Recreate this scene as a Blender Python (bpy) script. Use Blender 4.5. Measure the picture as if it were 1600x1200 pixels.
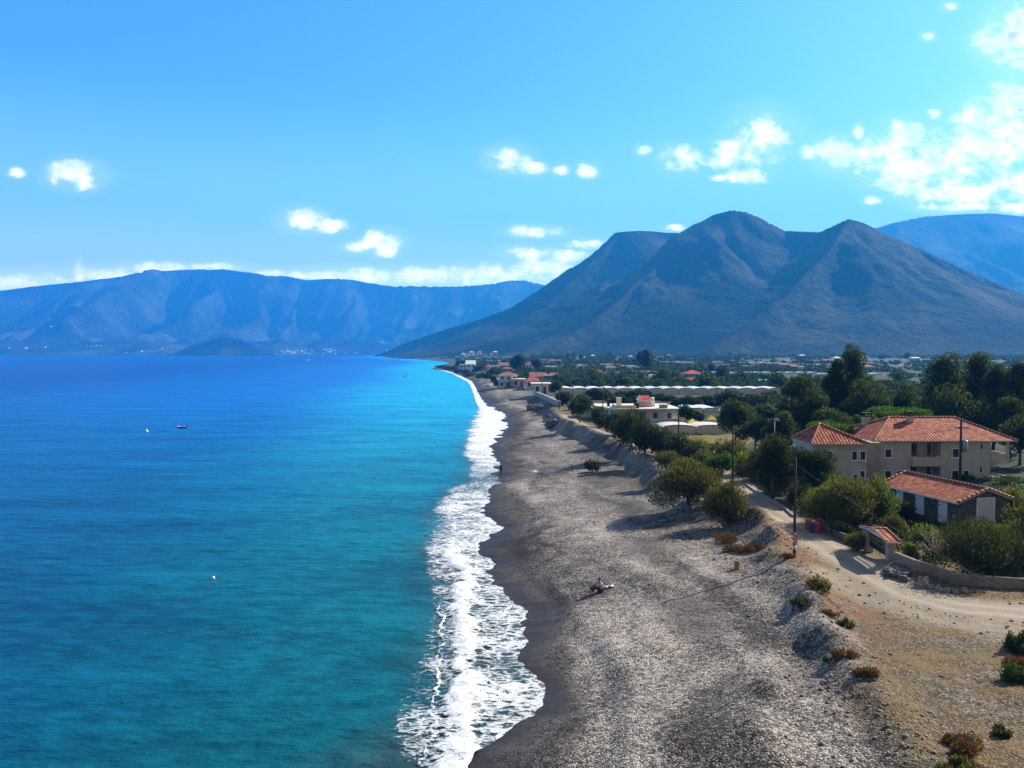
import bpy, math, random
import numpy as np
from mathutils import Vector, Matrix

for o in list(bpy.data.objects):
    bpy.data.objects.remove(o)
scene = bpy.context.scene
COL = scene.collection
R = math.radians

# ------------------------------------------------------------------ camera
FPX = 1232.0                      # focal length in pixels of a 1600 wide frame
CAM_H = 18.0
PITCH = math.atan(49.0 / FPX)
cam_data = bpy.data.cameras.new('camera')
cam_data.sensor_width = 36.0
cam_data.lens = 36.0 * FPX / 1600.0
cam_data.clip_start = 0.5
cam_data.clip_end = 60000.0
cam = bpy.data.objects.new('camera', cam_data)
COL.objects.link(cam)
cam.location = (0, 0, CAM_H)
cam.rotation_euler = (math.pi / 2 - PITCH, 0, 0)
scene.camera = cam

# ------------------------------------------------------------------ light
HAZE_COL, HAZE_D = (0.04, 0.40, 1.0), 1.42e-4
SUN_EL, SUN_AZ = R(34), R(59)     # azimuth measured from +Y towards +X
sun_dir = Vector((math.cos(SUN_EL) * math.sin(SUN_AZ), math.cos(SUN_EL) * math.cos(SUN_AZ), math.sin(SUN_EL)))
sd = bpy.data.lights.new('sun', 'SUN')
sd.energy = 4.9
sd.angle = R(0.5)
sd.color = (1.0, 0.93, 0.82)
sun = bpy.data.objects.new('sun', sd)
COL.objects.link(sun)
sun.rotation_euler = sun_dir.to_track_quat('Z', 'Y').to_euler()

scene.view_settings.view_transform = 'Standard'
scene.view_settings.look = 'None'
scene.view_settings.gamma = 1.0
scene.view_settings.use_curve_mapping = False
scene.view_settings.exposure = 1.0
scene.render.engine = 'CYCLES'
scene.cycles.max_bounces = 6
scene.cycles.diffuse_bounces = 2
scene.cycles.glossy_bounces = 2
scene.cycles.transmission_bounces = 3
scene.cycles.transparent_max_bounces = 12
scene.cycles.volume_bounces = 1
scene.cycles.use_denoising = True


# ------------------------------------------------------------------ node helper
class G:
    def __init__(s, tree):
        s.t = tree
        tree.nodes.clear()

    def put(s, sock, v):
        if isinstance(v, bpy.types.NodeSocket):
            s.t.links.new(v, sock)
        elif isinstance(v, (tuple, list)) and len(v) == 3 and sock.type == 'RGBA':
            sock.default_value = (*v, 1)
        else:
            sock.default_value = v

    def n(s, kind, ins=None, out=0, **props):
        nd = s.t.nodes.new(kind)
        for k, v in props.items():
            setattr(nd, k, v)
        for k, v in (ins or {}).items():
            s.put(nd.inputs[k], v)
        return nd.outputs[out]

    def m(s, op, a, b=0.0, c=0.0, clamp=False):
        return s.n('ShaderNodeMath', {0: a, 1: b, 2: c}, operation=op, use_clamp=clamp)

    def mix(s, f, a, b, blend='MIX'):
        return s.n('ShaderNodeMix', {0: f, 6: a, 7: b}, 2, data_type='RGBA', blend_type=blend)

    def step(s, v, lo, hi, a=0.0, b=1.0):
        return s.n('ShaderNodeMapRange', {0: v, 1: lo, 2: hi, 3: a, 4: b}, interpolation_type='SMOOTHSTEP')

    def lin(s, v, lo, hi, a=0.0, b=1.0):
        return s.n('ShaderNodeMapRange', {0: v, 1: lo, 2: hi, 3: a, 4: b})

    def scale(s, vec, sc):
        return s.n('ShaderNodeVectorMath', {0: vec, 1: sc}, operation='MULTIPLY')

    def noise(s, vec, scale, detail=4, rough=0.55, out=0, dist=0.0):
        return s.n('ShaderNodeTexNoise', {'Vector': vec, 'Scale': scale, 'Detail': detail, 'Roughness': rough, 'Distortion': dist}, out)

    def vor(s, vec, scale, out=0, feature='F1'):
        return s.n('ShaderNodeTexVoronoi', {'Vector': vec, 'Scale': scale}, out, feature=feature)

    def attr(s, name, out=2):
        return s.n('ShaderNodeAttribute', None, out, attribute_name=name)

    def bump(s, h, strength=0.5, dist=0.1, normal=None):
        ins = {'Height': h, 'Strength': strength, 'Distance': dist}
        if normal is not None:
            ins['Normal'] = normal
        return s.n('ShaderNodeBump', ins)

    def ramp(s, f, stops):
        nd = s.t.nodes.new('ShaderNodeValToRGB')
        e = nd.color_ramp.elements
        while len(e) < len(stops):
            e.new(0.5)
        for el, (p, c) in zip(e, stops):
            el.position = p
            el.color = (*c, 1)
        s.put(nd.inputs[0], f)
        return nd.outputs[0]

    def pos(s):
        return s.n('ShaderNodeNewGeometry', None, 0)

    def obj(s):
        return s.n('ShaderNodeTexCoord', None, 3)

    def island(s):
        return s.n('ShaderNodeNewGeometry', None, 8)

    def pbr(s, color, rough=0.8, normal=None, spec=0.3, metal=0.0, alpha=None):
        ins = {'Base Color': color, 'Roughness': rough, 'Specular IOR Level': spec, 'Metallic': metal}
        if normal is not None:
            ins['Normal'] = normal
        if alpha is not None:
            ins['Alpha'] = alpha
        return s.n('ShaderNodeBsdfPrincipled', ins)

    def out(s, surf=None, vol=None):
        nd = s.t.nodes.new('ShaderNodeOutputMaterial')
        if surf is not None:
            s.t.links.new(surf, nd.inputs[0])
        if vol is not None:
            s.t.links.new(vol, nd.inputs[1])


def new_mat(name):
    m = bpy.data.materials.new(name)
    m.use_nodes = True
    return m, G(m.node_tree)


# ------------------------------------------------------------------ pixel <-> world (surveying the photograph)
CP, SP = math.cos(PITCH), math.sin(PITCH)


def ray(px, py):
    cx, cy = (px - 800.0) / FPX, (600.0 - py) / FPX
    return np.array([cx, CP + cy * SP, -SP + cy * CP])


def on_plane(px, py, z):
    d = ray(px, py)
    t = (z - CAM_H) / d[2]
    return np.array([d[0] * t, d[1] * t, z])


def at(px, py, Y):
    d = ray(px, py)
    t = Y / d[1]
    return np.array([d[0] * t, Y, CAM_H + d[2] * t])


# ------------------------------------------------------------------ world: sky and clouds
W = bpy.data.worlds.new('World')
scene.world = W
W.use_nodes = True
g = G(W.node_tree)
sky = g.n('ShaderNodeTexSky', None, sky_type='NISHITA', sun_disc=False, sun_elevation=SUN_EL, sun_rotation=SUN_AZ,
          altitude=0.0, air_density=1.0, dust_density=SKY_DUST if 'SKY_DUST' in globals() else 0.6, ozone_density=2.0)
D = g.n('ShaderNodeTexCoord', None, 0)
sky = g.n('ShaderNodeHueSaturation', {'Hue': 0.5, 'Saturation': 1.25, 'Value': 1.0, 'Fac': 1.0, 'Color': sky})
sky = g.mix(1.0, sky, (0.70, 1.06, 1.36), 'MULTIPLY')
sep = g.t.nodes.new('ShaderNodeSeparateXYZ')
g.t.links.new(D, sep.inputs[0])
dy = g.m('MAXIMUM', sep.outputs[1], 0.02)
comb = g.n('ShaderNodeCombineXYZ', {0: g.m('DIVIDE', sep.outputs[0], dy), 1: g.m('DIVIDE', sep.outputs[2], dy), 2: 0.0})
CLOUDS = [(112, 272, 50, 25), (135, 283, 24, 17), (26, 270, 18, 10), (795, 250, 40, 23), (830, 263, 34, 13), (878, 267, 17, 11), (916, 267, 21, 15),
          (475, 343, 45, 21), (515, 353, 34, 14), (594, 377, 38, 20), (600, 392, 26, 15), (560, 385, 30, 12), (838, 362, 52, 12),
          (835, 396, 58, 13), (920, 382, 42, 9), (470, 431, 60, 10), (560, 430, 80, 15), (660, 430, 90, 19), (760, 430, 90, 22), (840, 420, 80, 22),
          (885, 402, 45, 15), (30, 442, 90, 20), (125, 427, 14, 22), (170, 430, 70, 16), (250, 420, 90, 15), (330, 416, 60, 9), (420, 428, 40, 8),
          (1187, 218, 60, 46), (1140, 240, 44, 30), (1068, 248, 42, 23), (1162, 275, 42, 15), (1122, 279, 18, 7), (1262, 238, 18, 16), (1310, 240, 56, 28),
          (1375, 242, 70, 36), (1420, 272, 75, 42), (1412, 212, 46, 32), (1490, 240, 80, 46), (1560, 215, 100, 78), (1585, 165, 60, 45), (1340, 208, 12, 15),
          (1460, 178, 14, 10), (1598, 62, 70, 56), (1548, 62, 32, 26), (1500, 300, 100, 28), (1595, 290, 70, 36), (1362, 313, 18, 9), (1500, 324, 80, 10),
          (1590, 324, 50, 12), (1451, 57, 12, 7), (1484, 10, 14, 8), (1700, 180, 130, 120), (1720, 320, 140, 60), (1056, 356, 18, 7), (1005, 235, 14, 10)]
qmin, gq = None, None
for (cx, cy, rx, ry) in CLOUDS:
    d = ray(cx, cy)
    ux, uz = d[0] / d[1], d[2] / d[1]
    inv = (FPX / rx, FPX / ry, 0.0)
    v = g.n('ShaderNodeVectorMath', {0: comb, 1: inv, 2: (-ux * inv[0], -uz * inv[1], 0.0)}, operation='MULTIPLY_ADD')
    q = g.n('ShaderNodeVectorMath', {0: v, 1: v}, 1, operation='DOT_PRODUCT')
    qmin = q if qmin is None else g.n('ShaderNodeMath', {0: qmin, 1: q, 2: 0.35}, operation='SMOOTH_MIN')
n1 = g.noise(g.scale(comb, (1.0, 1.35, 1)), 36.0, 9, 0.57, dist=0.25)
n2 = g.noise(g.scale(comb, (1.0, 1.6, 1)), 9.0, 5, 0.55)
n3 = g.noise(g.scale(comb, (1.0, 1.3, 1)), 90.0, 5, 0.6)
dens = g.m('ADD', g.m('SUBTRACT', 1.08, qmin), g.m('ADD', g.m('MULTIPLY', g.m('SUBTRACT', n1, 0.5), 2.5), g.m('MULTIPLY', g.m('SUBTRACT', n3, 0.5), 0.9)))
cov = g.m('POWER', g.step(dens, -0.35, 1.5), 2.3)
front = g.step(sep.outputs[1], 0.05, 0.15)
# thin veil near the clouds
veil = g.m('MULTIPLY', g.step(g.m('ADD', g.m('SUBTRACT', 2.4, qmin), g.m('MULTIPLY', g.m('SUBTRACT', n2, 0.5), 3.5)), 0.0, 3.0), 0.11)
cov = g.m('MULTIPLY', g.m('MAXIMUM', cov, veil), front)
# grey bellies of the thick clouds in the right of the sky
belly = g.m('MULTIPLY', g.step(n2, 0.47, 0.60), g.step(dens, 0.7, 1.4))
belly = g.m('MULTIPLY', belly, 0.95)
ccol = g.mix(belly, (10.5, 9.9, 9.2), (3.9, 4.3, 4.5))
zz = sep.outputs[2]
# the bright band of sky towards the horizon
sky = g.mix(g.step(zz, 0.32, 0.09), sky, (2.5, 4.9, 8.2))
sky = g.mix(g.step(zz, 0.17, 0.07), sky, (6.0, 8.0, 9.2))
sky = g.mix(g.step(zz, 0.11, 0.04), sky, (10.5, 12.0, 10.5))
ccol = g.mix(g.step(zz, 0.24, 0.14), ccol, (17.0, 15.4, 13.5))
ccol = g.mix(g.step(zz, 0.15, 0.07), ccol, (17.0, 15.5, 13.0))
full = g.mix(cov, sky, ccol)
# unseen overcast added behind the viewer and overhead to neutralise blue ambient light
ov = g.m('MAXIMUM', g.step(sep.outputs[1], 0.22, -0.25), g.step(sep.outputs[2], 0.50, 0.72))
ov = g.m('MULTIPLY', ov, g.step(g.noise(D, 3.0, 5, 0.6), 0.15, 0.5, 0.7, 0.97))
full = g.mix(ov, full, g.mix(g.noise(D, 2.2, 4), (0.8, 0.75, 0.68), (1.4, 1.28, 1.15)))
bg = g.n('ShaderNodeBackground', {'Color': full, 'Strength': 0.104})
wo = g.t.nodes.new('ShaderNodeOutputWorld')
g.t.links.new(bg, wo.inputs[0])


# ------------------------------------------------------------------ numpy noise
def _hash(ix, iy, seed):
    n = (ix.astype(np.int64) * 374761393 + iy.astype(np.int64) * 668265263 + seed * 974711) & 0xFFFFFFFF
    n = ((n ^ (n >> 13)) * 1274126177) & 0xFFFFFFFF
    n = n ^ (n >> 16)
    return (n & 0xFFFF) / 65535.0


def vnoise(x, y, seed=0):
    x = np.asarray(x, float); y = np.asarray(y, float)
    ix, iy = np.floor(x), np.floor(y)
    fx, fy = x - ix, y - iy
    fx = fx * fx * fx * (fx * (fx * 6 - 15) + 10); fy = fy * fy * fy * (fy * (fy * 6 - 15) + 10)
    a, b = _hash(ix, iy, seed), _hash(ix + 1, iy, seed)
    c, d = _hash(ix, iy + 1, seed), _hash(ix + 1, iy + 1, seed)
    return (a * (1 - fx) + b * fx) * (1 - fy) + (c * (1 - fx) + d * fx) * fy


def fbm(x, y, seed=0, octv=5, gain=0.5):
    s, a, t = 0, 1.0, 0
    x = np.asarray(x, float); y = np.asarray(y, float)
    for k in range(octv):
        s = s + a * (vnoise(x, y, seed + k * 17) - 0.5)
        t += a * 0.5
        a *= gain
        x, y = x * 2.03 + 11.3, y * 2.03 + 5.7
    return s / t


def sstep(a, b, x):
    t = np.clip((np.asarray(x, float) - a) / (b - a), 0, 1)
    return t * t * (3 - 2 * t)


def poly_dist(x, y, pts):
    """signed distance (positive to the right of the direction of travel) and parameter along a polyline"""
    best = np.full(np.shape(x), 1e9); sgn = np.ones(np.shape(x)); par = np.zeros(np.shape(x))
    for i in range(len(pts) - 1):
        ax, ay = pts[i][:2]; bx, by = pts[i + 1][:2]
        dx, dy = bx - ax, by - ay
        L2 = dx * dx + dy * dy + 1e-9
        t = np.clip(((x - ax) * dx + (y - ay) * dy) / L2, 0, 1)
        ex, ey = x - (ax + t * dx), y - (ay + t * dy)
        dd = np.hypot(ex, ey)
        m = dd < best
        best = np.where(m, dd, best)
        sgn = np.where(m, np.where(dx * ey - dy * ex > 0, -1.0, 1.0), sgn)
        par = np.where(m, i + t, par)
    return best * sgn, par


# ------------------------------------------------------------------ mesh helpers
def mesh_from(name, V, F, mats=(), smooth=False):
    """V (n,3) array, F (m,k) int array of equal polygons"""
    V = np.asarray(V, np.float32); F = np.asarray(F, np.int32)
    me = bpy.data.meshes.new(name)
    k = F.shape[1]
    me.vertices.add(len(V)); me.vertices.foreach_set('co', V.ravel())
    me.loops.add(F.size); me.loops.foreach_set('vertex_index', F.ravel())
    me.polygons.add(len(F))
    me.polygons.foreach_set('loop_start', np.arange(0, F.size, k, dtype=np.int32))
    me.polygons.foreach_set('loop_total', np.full(len(F), k, np.int32))
    if smooth:
        me.polygons.foreach_set('use_smooth', np.ones(len(F), bool))
    me.update(calc_edges=True)
    for m in mats:
        me.materials.append(m)
    return me


def grid_faces(nr, nc):
    i = np.arange(nr * nc).reshape(nr, nc)
    return np.stack([i[:-1, :-1], i[:-1, 1:], i[1:, 1:], i[1:, :-1]], -1).reshape(-1, 4)


def link(name, me, parent=None, loc=None):
    o = bpy.data.objects.new(name, me)
    COL.objects.link(o)
    if parent is not None:
        o.parent = parent
    if loc is not None:
        o.location = [float(v) for v in loc]
    return o


def tag(o, label=None, cat=None, group=None, kind=None):
    if label: o['label'] = label
    if cat: o['category'] = cat
    if group: o['group'] = group
    if kind: o['kind'] = kind
    return o


def thing(name, label, cat, loc, rotz=0.0, group=None):
    o = bpy.data.objects.new(name, None)
    o.empty_display_size = 0.3
    COL.objects.link(o)
    o.location = [float(v) for v in loc]
    o.rotation_euler = (0, 0, rotz)
    return tag(o, label, cat, group)


def copy_tree(o, parent=None):
    c = o.copy()
    COL.objects.link(c)
    c.parent = parent
    for ch in list(o.children):
        copy_tree(ch, c)
    return c


class MB:
    def __init__(s):
        s.v = []; s.f = []; s.mi = []; s.sm = []; s.cur = 0

    def poly(s, pts, smooth=False):
        b = len(s.v)
        s.v += [tuple(float(q) for q in p) for p in pts]
        s.f.append(list(range(b, b + len(pts)))); s.mi.append(s.cur); s.sm.append(smooth)

    def box(s, x0, y0, z0, x1, y1, z1):
        b = len(s.v)
        s.v += [(x0, y0, z0), (x1, y0, z0), (x1, y1, z0), (x0, y1, z0), (x0, y0, z1), (x1, y0, z1), (x1, y1, z1), (x0, y1, z1)]
        for q in ((0, 3, 2, 1), (4, 5, 6, 7), (0, 1, 5, 4), (1, 2, 6, 5), (2, 3, 7, 6), (3, 0, 4, 7)):
            s.f.append([b + i for i in q]); s.mi.append(s.cur); s.sm.append(False)

    def rings(s, rings, closed=True, cap=True, smooth=True):
        b = len(s.v); n = len(rings[0])
        for r in rings:
            s.v += [tuple(float(q) for q in p) for p in r]
        for i in range(len(rings) - 1):
            for j in range(n if closed else n - 1):
                k = (j + 1) % n
                s.f.append([b + i * n + j, b + i * n + k, b + (i + 1) * n + k, b + (i + 1) * n + j]); s.mi.append(s.cur); s.sm.append(smooth)
        if cap:
            s.f.append([b + j for j in range(n)][::-1]); s.mi.append(s.cur); s.sm.append(False)
            e = b + (len(rings) - 1) * n
            s.f.append([e + j for j in range(n)]); s.mi.append(s.cur); s.sm.append(False)

    def tube(s, pts, rad, n=7, cap=True):
        pts = [Vector([float(q) for q in p]) for p in pts]
        if not isinstance(rad, (list, tuple)):
            rad = [rad] * len(pts)
        rr = []
        for i, p in enumerate(pts):
            t = (pts[min(i + 1, len(pts) - 1)] - pts[max(i - 1, 0)]).normalized()
            a = t.orthogonal().normalized() if i == 0 else (a - t * a.dot(t)).normalized()
            c = t.cross(a)
            rr.append([p + (a * math.cos(2 * math.pi * j / n) + c * math.sin(2 * math.pi * j / n)) * rad[i] for j in range(n)])
        s.rings(rr, cap=cap)

    def lathe(s, prof, n=12, cx=0, cy=0):
        s.rings([[(cx + r * math.cos(2 * math.pi * j / n), cy + r * math.sin(2 * math.pi * j / n), z) for j in range(n)] for r, z in prof])

    def build(s, name, mats, parent=None, loc=None):
        me = bpy.data.meshes.new(name)
        me.from_pydata(s.v, [], s.f)
        for m in (mats if isinstance(mats, (list, tuple)) else [mats]):
            me.materials.append(m)
        me.polygons.foreach_set('material_index', s.mi)
        me.polygons.foreach_set('use_smooth', s.sm)
        me.update()
        return link(name, me, parent, loc)
# ------------------------------------------------------------------ shoreline and ground height
WLPX = [(735, 1195), (765, 1165), (790, 1137), (820, 1112), (848, 1094), (855, 1080), (842, 1067), (834, 1045), (822, 1025), (827, 1010), (820, 992), (812, 977), (817, 957),
        (805, 943), (792, 932), (766, 907), (757, 895), (764, 875), (755, 860), (766, 843), (772, 830), (768, 815), (756, 795), (760, 770), (772, 747), (775, 722), (763, 707),
        (763, 697), (782, 682), (788, 665), (785, 648), (770, 638), (760, 633), (752, 624), (746, 612), (742, 604), (737, 596), (722, 588.5), (708, 582.5), (696, 579), (674, 576.6),
        (682, 573), (690, 570.5), (703, 567.2), (692, 565), (662, 562.5), (630, 560), (600, 558), (583, 556.8), (600, 555.7), (760, 554.6)]
WL = np.array([on_plane(a, b, 0.0)[:2] for a, b in WLPX])
_wy = np.concatenate([[-300.0, 10.0, 28.0], WL[:, 1], [WL[-1, 1] + 800, 60000.0]])
_wx = np.concatenate([[-4.0, -3.2, -2.4], WL[:, 0], [1500.0, 60000.0]])


# fine copy of the near waterline with small rounded swash lobes
_fy = np.arange(-20.0, 330.0, 0.1)
_fx = np.interp(_fy, _wy, _wx)
_k = np.exp(-(np.arange(-12, 13) / 6.0) ** 2); _k /= _k.sum()
_fx = np.convolve(np.pad(_fx, 12, mode='edge'), _k, mode='valid')
_fx = _fx + (0.32 * fbm(_fy / 1.1, _fy * 0 + 2.0, 301, 3) + 0.45 * fbm(_fy / 3.5, _fy * 0 + 5.0, 302, 2)) * sstep(10, 30, _fy) * (1 - sstep(240, 320, _fy)) * (1 + _fy / 90)
_ok = _wy > 330.0
_wy = np.concatenate([[-300.0], _fy, _wy[_ok]]); _wx = np.concatenate([[-4.0], _fx, _wx[_ok]])


def shore_x(y):
    return np.interp(y, _wy, _wx)


EDGE_PX = [(742, 587), (775, 597), (800, 605), (822, 614), (842, 624), (858, 640), (874, 660), (925, 683), (985, 714), (1024, 748), (1070, 790), (1130, 812), (1185, 826), (1216, 862), (1240, 908), (1266, 968),
           (1312, 1040), (1362, 1104), (1430, 1190), (1540, 1330)]
EDGE = [on_plane(a, b, 2.6)[:2] for a, b in EDGE_PX]
ROAD_PX = [(1760, 950), (1600, 948), (1500, 940), (1420, 920), (1345, 882), (1290, 850), (1240, 822), (1195, 792), (1150, 762), (1105, 738), (1060, 722), (1010, 708), (960, 690), (905, 668), (880, 652)]
ROAD = [on_plane(a, b, 3.1)[:2] for a, b in ROAD_PX]
BUMPS = [  # px, py, radius along x, radius along y, height : piles and hollows pushed up by machines
    (1182, 1120, 1.0, 3.0, 0.35), (1168, 1160, 1.4, 1.2, 0.25), (1150, 1118, 1.2, 1.2, 0.15), (1196, 1060, 1.0, 0.9, 0.5), (1118, 1165, 2.2, 1.4, -0.25), (1204, 852, 1.3, 1.1, 0.95), (1180, 826, 1.4, 1.4, 1.0),
    (1256, 948, 1.1, 1.7, 0.7), (1292, 1000, 1.2, 2.4, 0.6), (1330, 1052, 1.2, 1.8, 0.35), (1196, 872, 1.2, 1.0, 0.4), (1210, 905, 1.6, 1.2, 0.3), (1090, 985, 2.5, 5.0, -0.22),
    (1402, 893, 1.4, 1.4, 0.5), (1425, 905, 1.2, 1.2, 0.35), (1300, 868, 1.5, 1.0, 0.12), (1260, 1075, 3, 3, 0.25), (1320, 1150, 4, 3, 0.2)]
BUMPW = [(*on_plane(a, b, 2.4)[:2], rx, ry, h) for a, b, rx, ry, h in BUMPS]
STEP_PX = [(790, 745), (838, 800), (846, 850), (865, 905), (905, 960), (945, 1000), (975, 1045), (985, 1100), (985, 1160), (975, 1240)]
STEPL = [on_plane(a, b, 1.3)[:2] for a, b in STEP_PX][::-1]


def H(x, y, detail=True):
    x = np.asarray(x, float); y = np.asarray(y, float)
    d = x - shore_x(y)
    h = np.interp(d, [-600, -80, -25, -6, 0, 2.5, 6, 10, 16, 24, 60, 400], [-14, -6, -2.4, -0.75, 0, 0.32, 0.8, 1.25, 1.7, 1.95, 2.1, 2.6])
    h = h + 8.0 * sstep(260, 1500, y) * sstep(5, 160, d)
    e, par = poly_dist(x, y, EDGE)
    e = -e if EDGE_SIGN < 0 else e
    near = 1 - sstep(230, 330, y)
    wob = fbm(x / 2.4, y / 2.4, 3, 3)
    es = e + wob * 0.7
    hgt = np.interp(y, [0, 45, 60, 75, 100, 180], [0.35, 0.45, 0.6, 0.8, 1.6, 1.7])
    h = h + near * hgt * sstep(-hgt * np.interp(y, [0, 82, 100], [3.2, 3.2, 1.5]), 0.6, es)
    ridge = np.interp(y, [0, 40, 50, 58, 70, 80, 110, 180, 230], [0.1, 0.15, 0.35, 0.2, 0.35, 0.25, 0.4, 0.5, 0.0])
    h = h + near * ridge * np.exp(-((es - 0.6) / 1.3) ** 2) * (0.8 + 0.5 * vnoise(x / 1.5, y / 1.5, 8))
    st, _ = poly_dist(x, y, STEPL)
    h = h + 0.30 * sstep(-1.1, 0.3, st + 0.5 * fbm(x / 3.0, y / 6.0, 12, 2)) * (1 - sstep(105, 125, y)) * sstep(0.3, 4, d)
    for bx, by, rx, ry, hh in BUMPW:
        h = h + hh * np.exp(-((x - bx) / rx) ** 2 - ((y - by) / ry) ** 2)
    if detail:
        on = sstep(1.0, 9.0, d)
        rd, _ = poly_dist(x, y, ROAD)
        off = sstep(1.2, 3.0, np.abs(rd))
        h = h + on * near * off * (0.10 * fbm(x / 3.2, y / 4.5, 21, 4) + (0.05 + 0.12 * sstep(90, 110, y)) * fbm(x / 0.8, y / 0.8, 5, 3))
        h = h + (1 - near) * on * 0.8 * fbm(x / 60, y / 60, 4, 3)
        h = h + 0.05 * fbm(x / 2.0, y / 5.0, 31, 2) * sstep(0.0, 2.0, d)
    return h


EDGE_SIGN = 1
_t = on_plane(1400, 900, 3)
if poly_dist(_t[0:1], _t[1:2], EDGE)[0][0] < 0:
    EDGE_SIGN = -1
_t = on_plane(1200, 1100, 1)
if poly_dist(_t[0:1], _t[1:2], STEPL)[0][0] < 0:
    STEPL = STEPL[::-1]


def gp(px, py):
    z = 2.0
    for _ in range(24):
        p = on_plane(px, py, z)
        z = 0.5 * z + 0.5 * float(H(p[0:1], p[1:2])[0])
    p = on_plane(px, py, z)
    return np.array([p[0], p[1], float(H(p[0:1], p[1:2])[0])])


def gz(x, y):
    return float(H(np.array([x]), np.array([y]))[0])


# ------------------------------------------------------------------ ground sheet
rows = [-260, -160, -90, -50, -20, 0, 8, 14]
pys = np.concatenate([np.arange(1420, 900, -1.3), np.arange(900, 640, -0.9), np.arange(640, 560, -0.5), np.arange(560, 552.2, -0.25)])
rows = np.concatenate([rows, CAM_H * FPX / (pys - 551.0), [21000, 26000, 34000.0]])
rows = np.unique(rows)
NC = 620
u = np.linspace(0, 1, NC)
u = u ** 1.15
Yg = rows[:, None] * np.ones((1, NC))
xl = shore_x(rows) - 25 - 0.03 * np.abs(rows)
xr = np.maximum(np.maximum(0.85 * rows + 70, 90), xl + 120)
Xg = xl[:, None] + (xr - xl)[:, None] * u[None, :]
Zg = H(Xg, Yg)
V = np.stack([Xg, Yg, Zg], -1).reshape(-1, 3)
ground_me = mesh_from('ground', V, grid_faces(len(rows), NC), smooth=True)
x, y = V[:, 0], V[:, 1]
dsh = x - shore_x(y)
edge_d = poly_dist(x, y, EDGE)[0] * EDGE_SIGN
rdist, rpar = poly_dist(x, y, ROAD)
near = 1 - sstep(230, 300, y)
wl1 = fbm(x / 4.0, y / 9.0, 41, 3)
stepd = poly_dist(x, y, STEPL)[0]
# masks : materials of the ground
wetl = [on_plane(a, b, 1.0)[:2] for a, b in [(784, 738), (822, 800), (836, 850), (846, 880), (878, 940), (900, 1000), (910, 1050), (903, 1100), (890, 1150), (876, 1250)]][::-1]
wetd = poly_dist(x, y, wetl)[0]
if poly_dist(np.array([8.0]), np.array([40.0]), wetl)[0][0] < 0:
    wetd = -wetd
wet = (1 - sstep(-0.9, 0.8, wetd + wl1 * 1.1)) * (1 - sstep(100, 125, y))
wet = np.maximum(wet, (1 - sstep(3.5, 7.0, dsh + wl1 * 2.0)) * sstep(95, 120, y))
smooth_wet = 1 - sstep(0.5, 3.4, dsh + wl1 * 1.8)
bands = 0.5 + 0.5 * fbm(dsh / 2.2 + 0.6 * fbm(x / 9, y / 9, 66, 3), y / 22.0, 67, 4)
bands2 = 0.5 + 0.5 * fbm(x / 7.0, y / 12.0, 68, 4)
road = (1 - sstep(1.1, 2.6, np.abs(rdist + 0.5 * fbm(x / 4, y / 4, 51, 3)))) * sstep(-0.5, 1.5, edge_d)
ptrk, _ = poly_dist(x, y, [on_plane(a, b, 3.1)[:2] for a, b in [(1640, 958), (1560, 965), (1470, 952), (1380, 925), (1300, 890)]])
road = np.maximum(road, 0.8 * (1 - sstep(0.8, 3.0, np.abs(ptrk))))
dirt = sstep(0.0, 0.9, edge_d + wl1) * (1 - sstep(2.2, 4.6, edge_d + 2.6 * wl1)) * (1 - sstep(66, 72, y)) * sstep(40, 46, y)
dry = sstep(-0.3, 2.6, edge_d + 3.6 * wl1) * near
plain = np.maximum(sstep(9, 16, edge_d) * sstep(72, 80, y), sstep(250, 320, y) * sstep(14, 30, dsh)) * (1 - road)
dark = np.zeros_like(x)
plain = np.maximum(plain, sstep(2.2, 3.6, -rdist if (np.median(rdist[(y > 70) & (y < 90) & (edge_d > 12)]) < 0) else rdist) * sstep(58, 62, y) * (1 - sstep(200, 260, y)) * sstep(3, 6, edge_d))  # garden strip also takes this dark colour, painting in its undergrowth and shadows
for (a, b, rx, ry) in [(985, 765, 7, 12), (960, 745, 5, 9), (1010, 790, 4, 5), (1075, 955, 2.2, 5), (1010, 850, 2.4, 6), (925, 700, 7, 18), (880, 720, 3, 16)]:
    c = on_plane(a, b, 1.9)
    dark = np.maximum(dark, np.exp(-((x - c[0]) / rx) ** 2 - ((y - c[1]) / ry) ** 2))
dark = dark * sstep(0.1, 0.6, dark + 0.5 * fbm(x / 3.0, y / 3.0, 61, 4))
field = np.zeros_like(x)
fpoly = [on_plane(a, b, 3.2)[:2] for a, b in [(1052, 700), (1070, 681), (1140, 679), (1185, 686), (1150, 716), (1080, 716)]]
inside = np.zeros(len(x), bool)
for i in range(len(fpoly)):
    x1, y1 = fpoly[i]; x2, y2 = fpoly[(i + 1) % len(fpoly)]
    c = ((y1 > y) != (y2 > y)) & (x < (x2 - x1) * (y - y1) / (y2 - y1 + 1e-9) + x1)
    inside ^= c
field = inside.astype(float)
tracks = np.zeros_like(x)
TRACKS = [[(850, 690), (872, 686), (886, 700), (893, 718), (897, 735)], [(852, 694), (868, 692), (880, 704), (886, 722)], [(858, 684), (880, 682), (893, 695), (902, 716)],
          [(850, 742), (862, 748), (880, 770), (900, 792), (930, 812), (980, 832), (1005, 838)], [(1000, 824), (1050, 812), (1098, 800)], [(876, 700), (884, 722), (900, 745), (955, 780)],
          [(1050, 1010), (1030, 1080), (1028, 1180)], [(1000, 900), (985, 960), (1010, 1040)]]
RUTS = []
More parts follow.
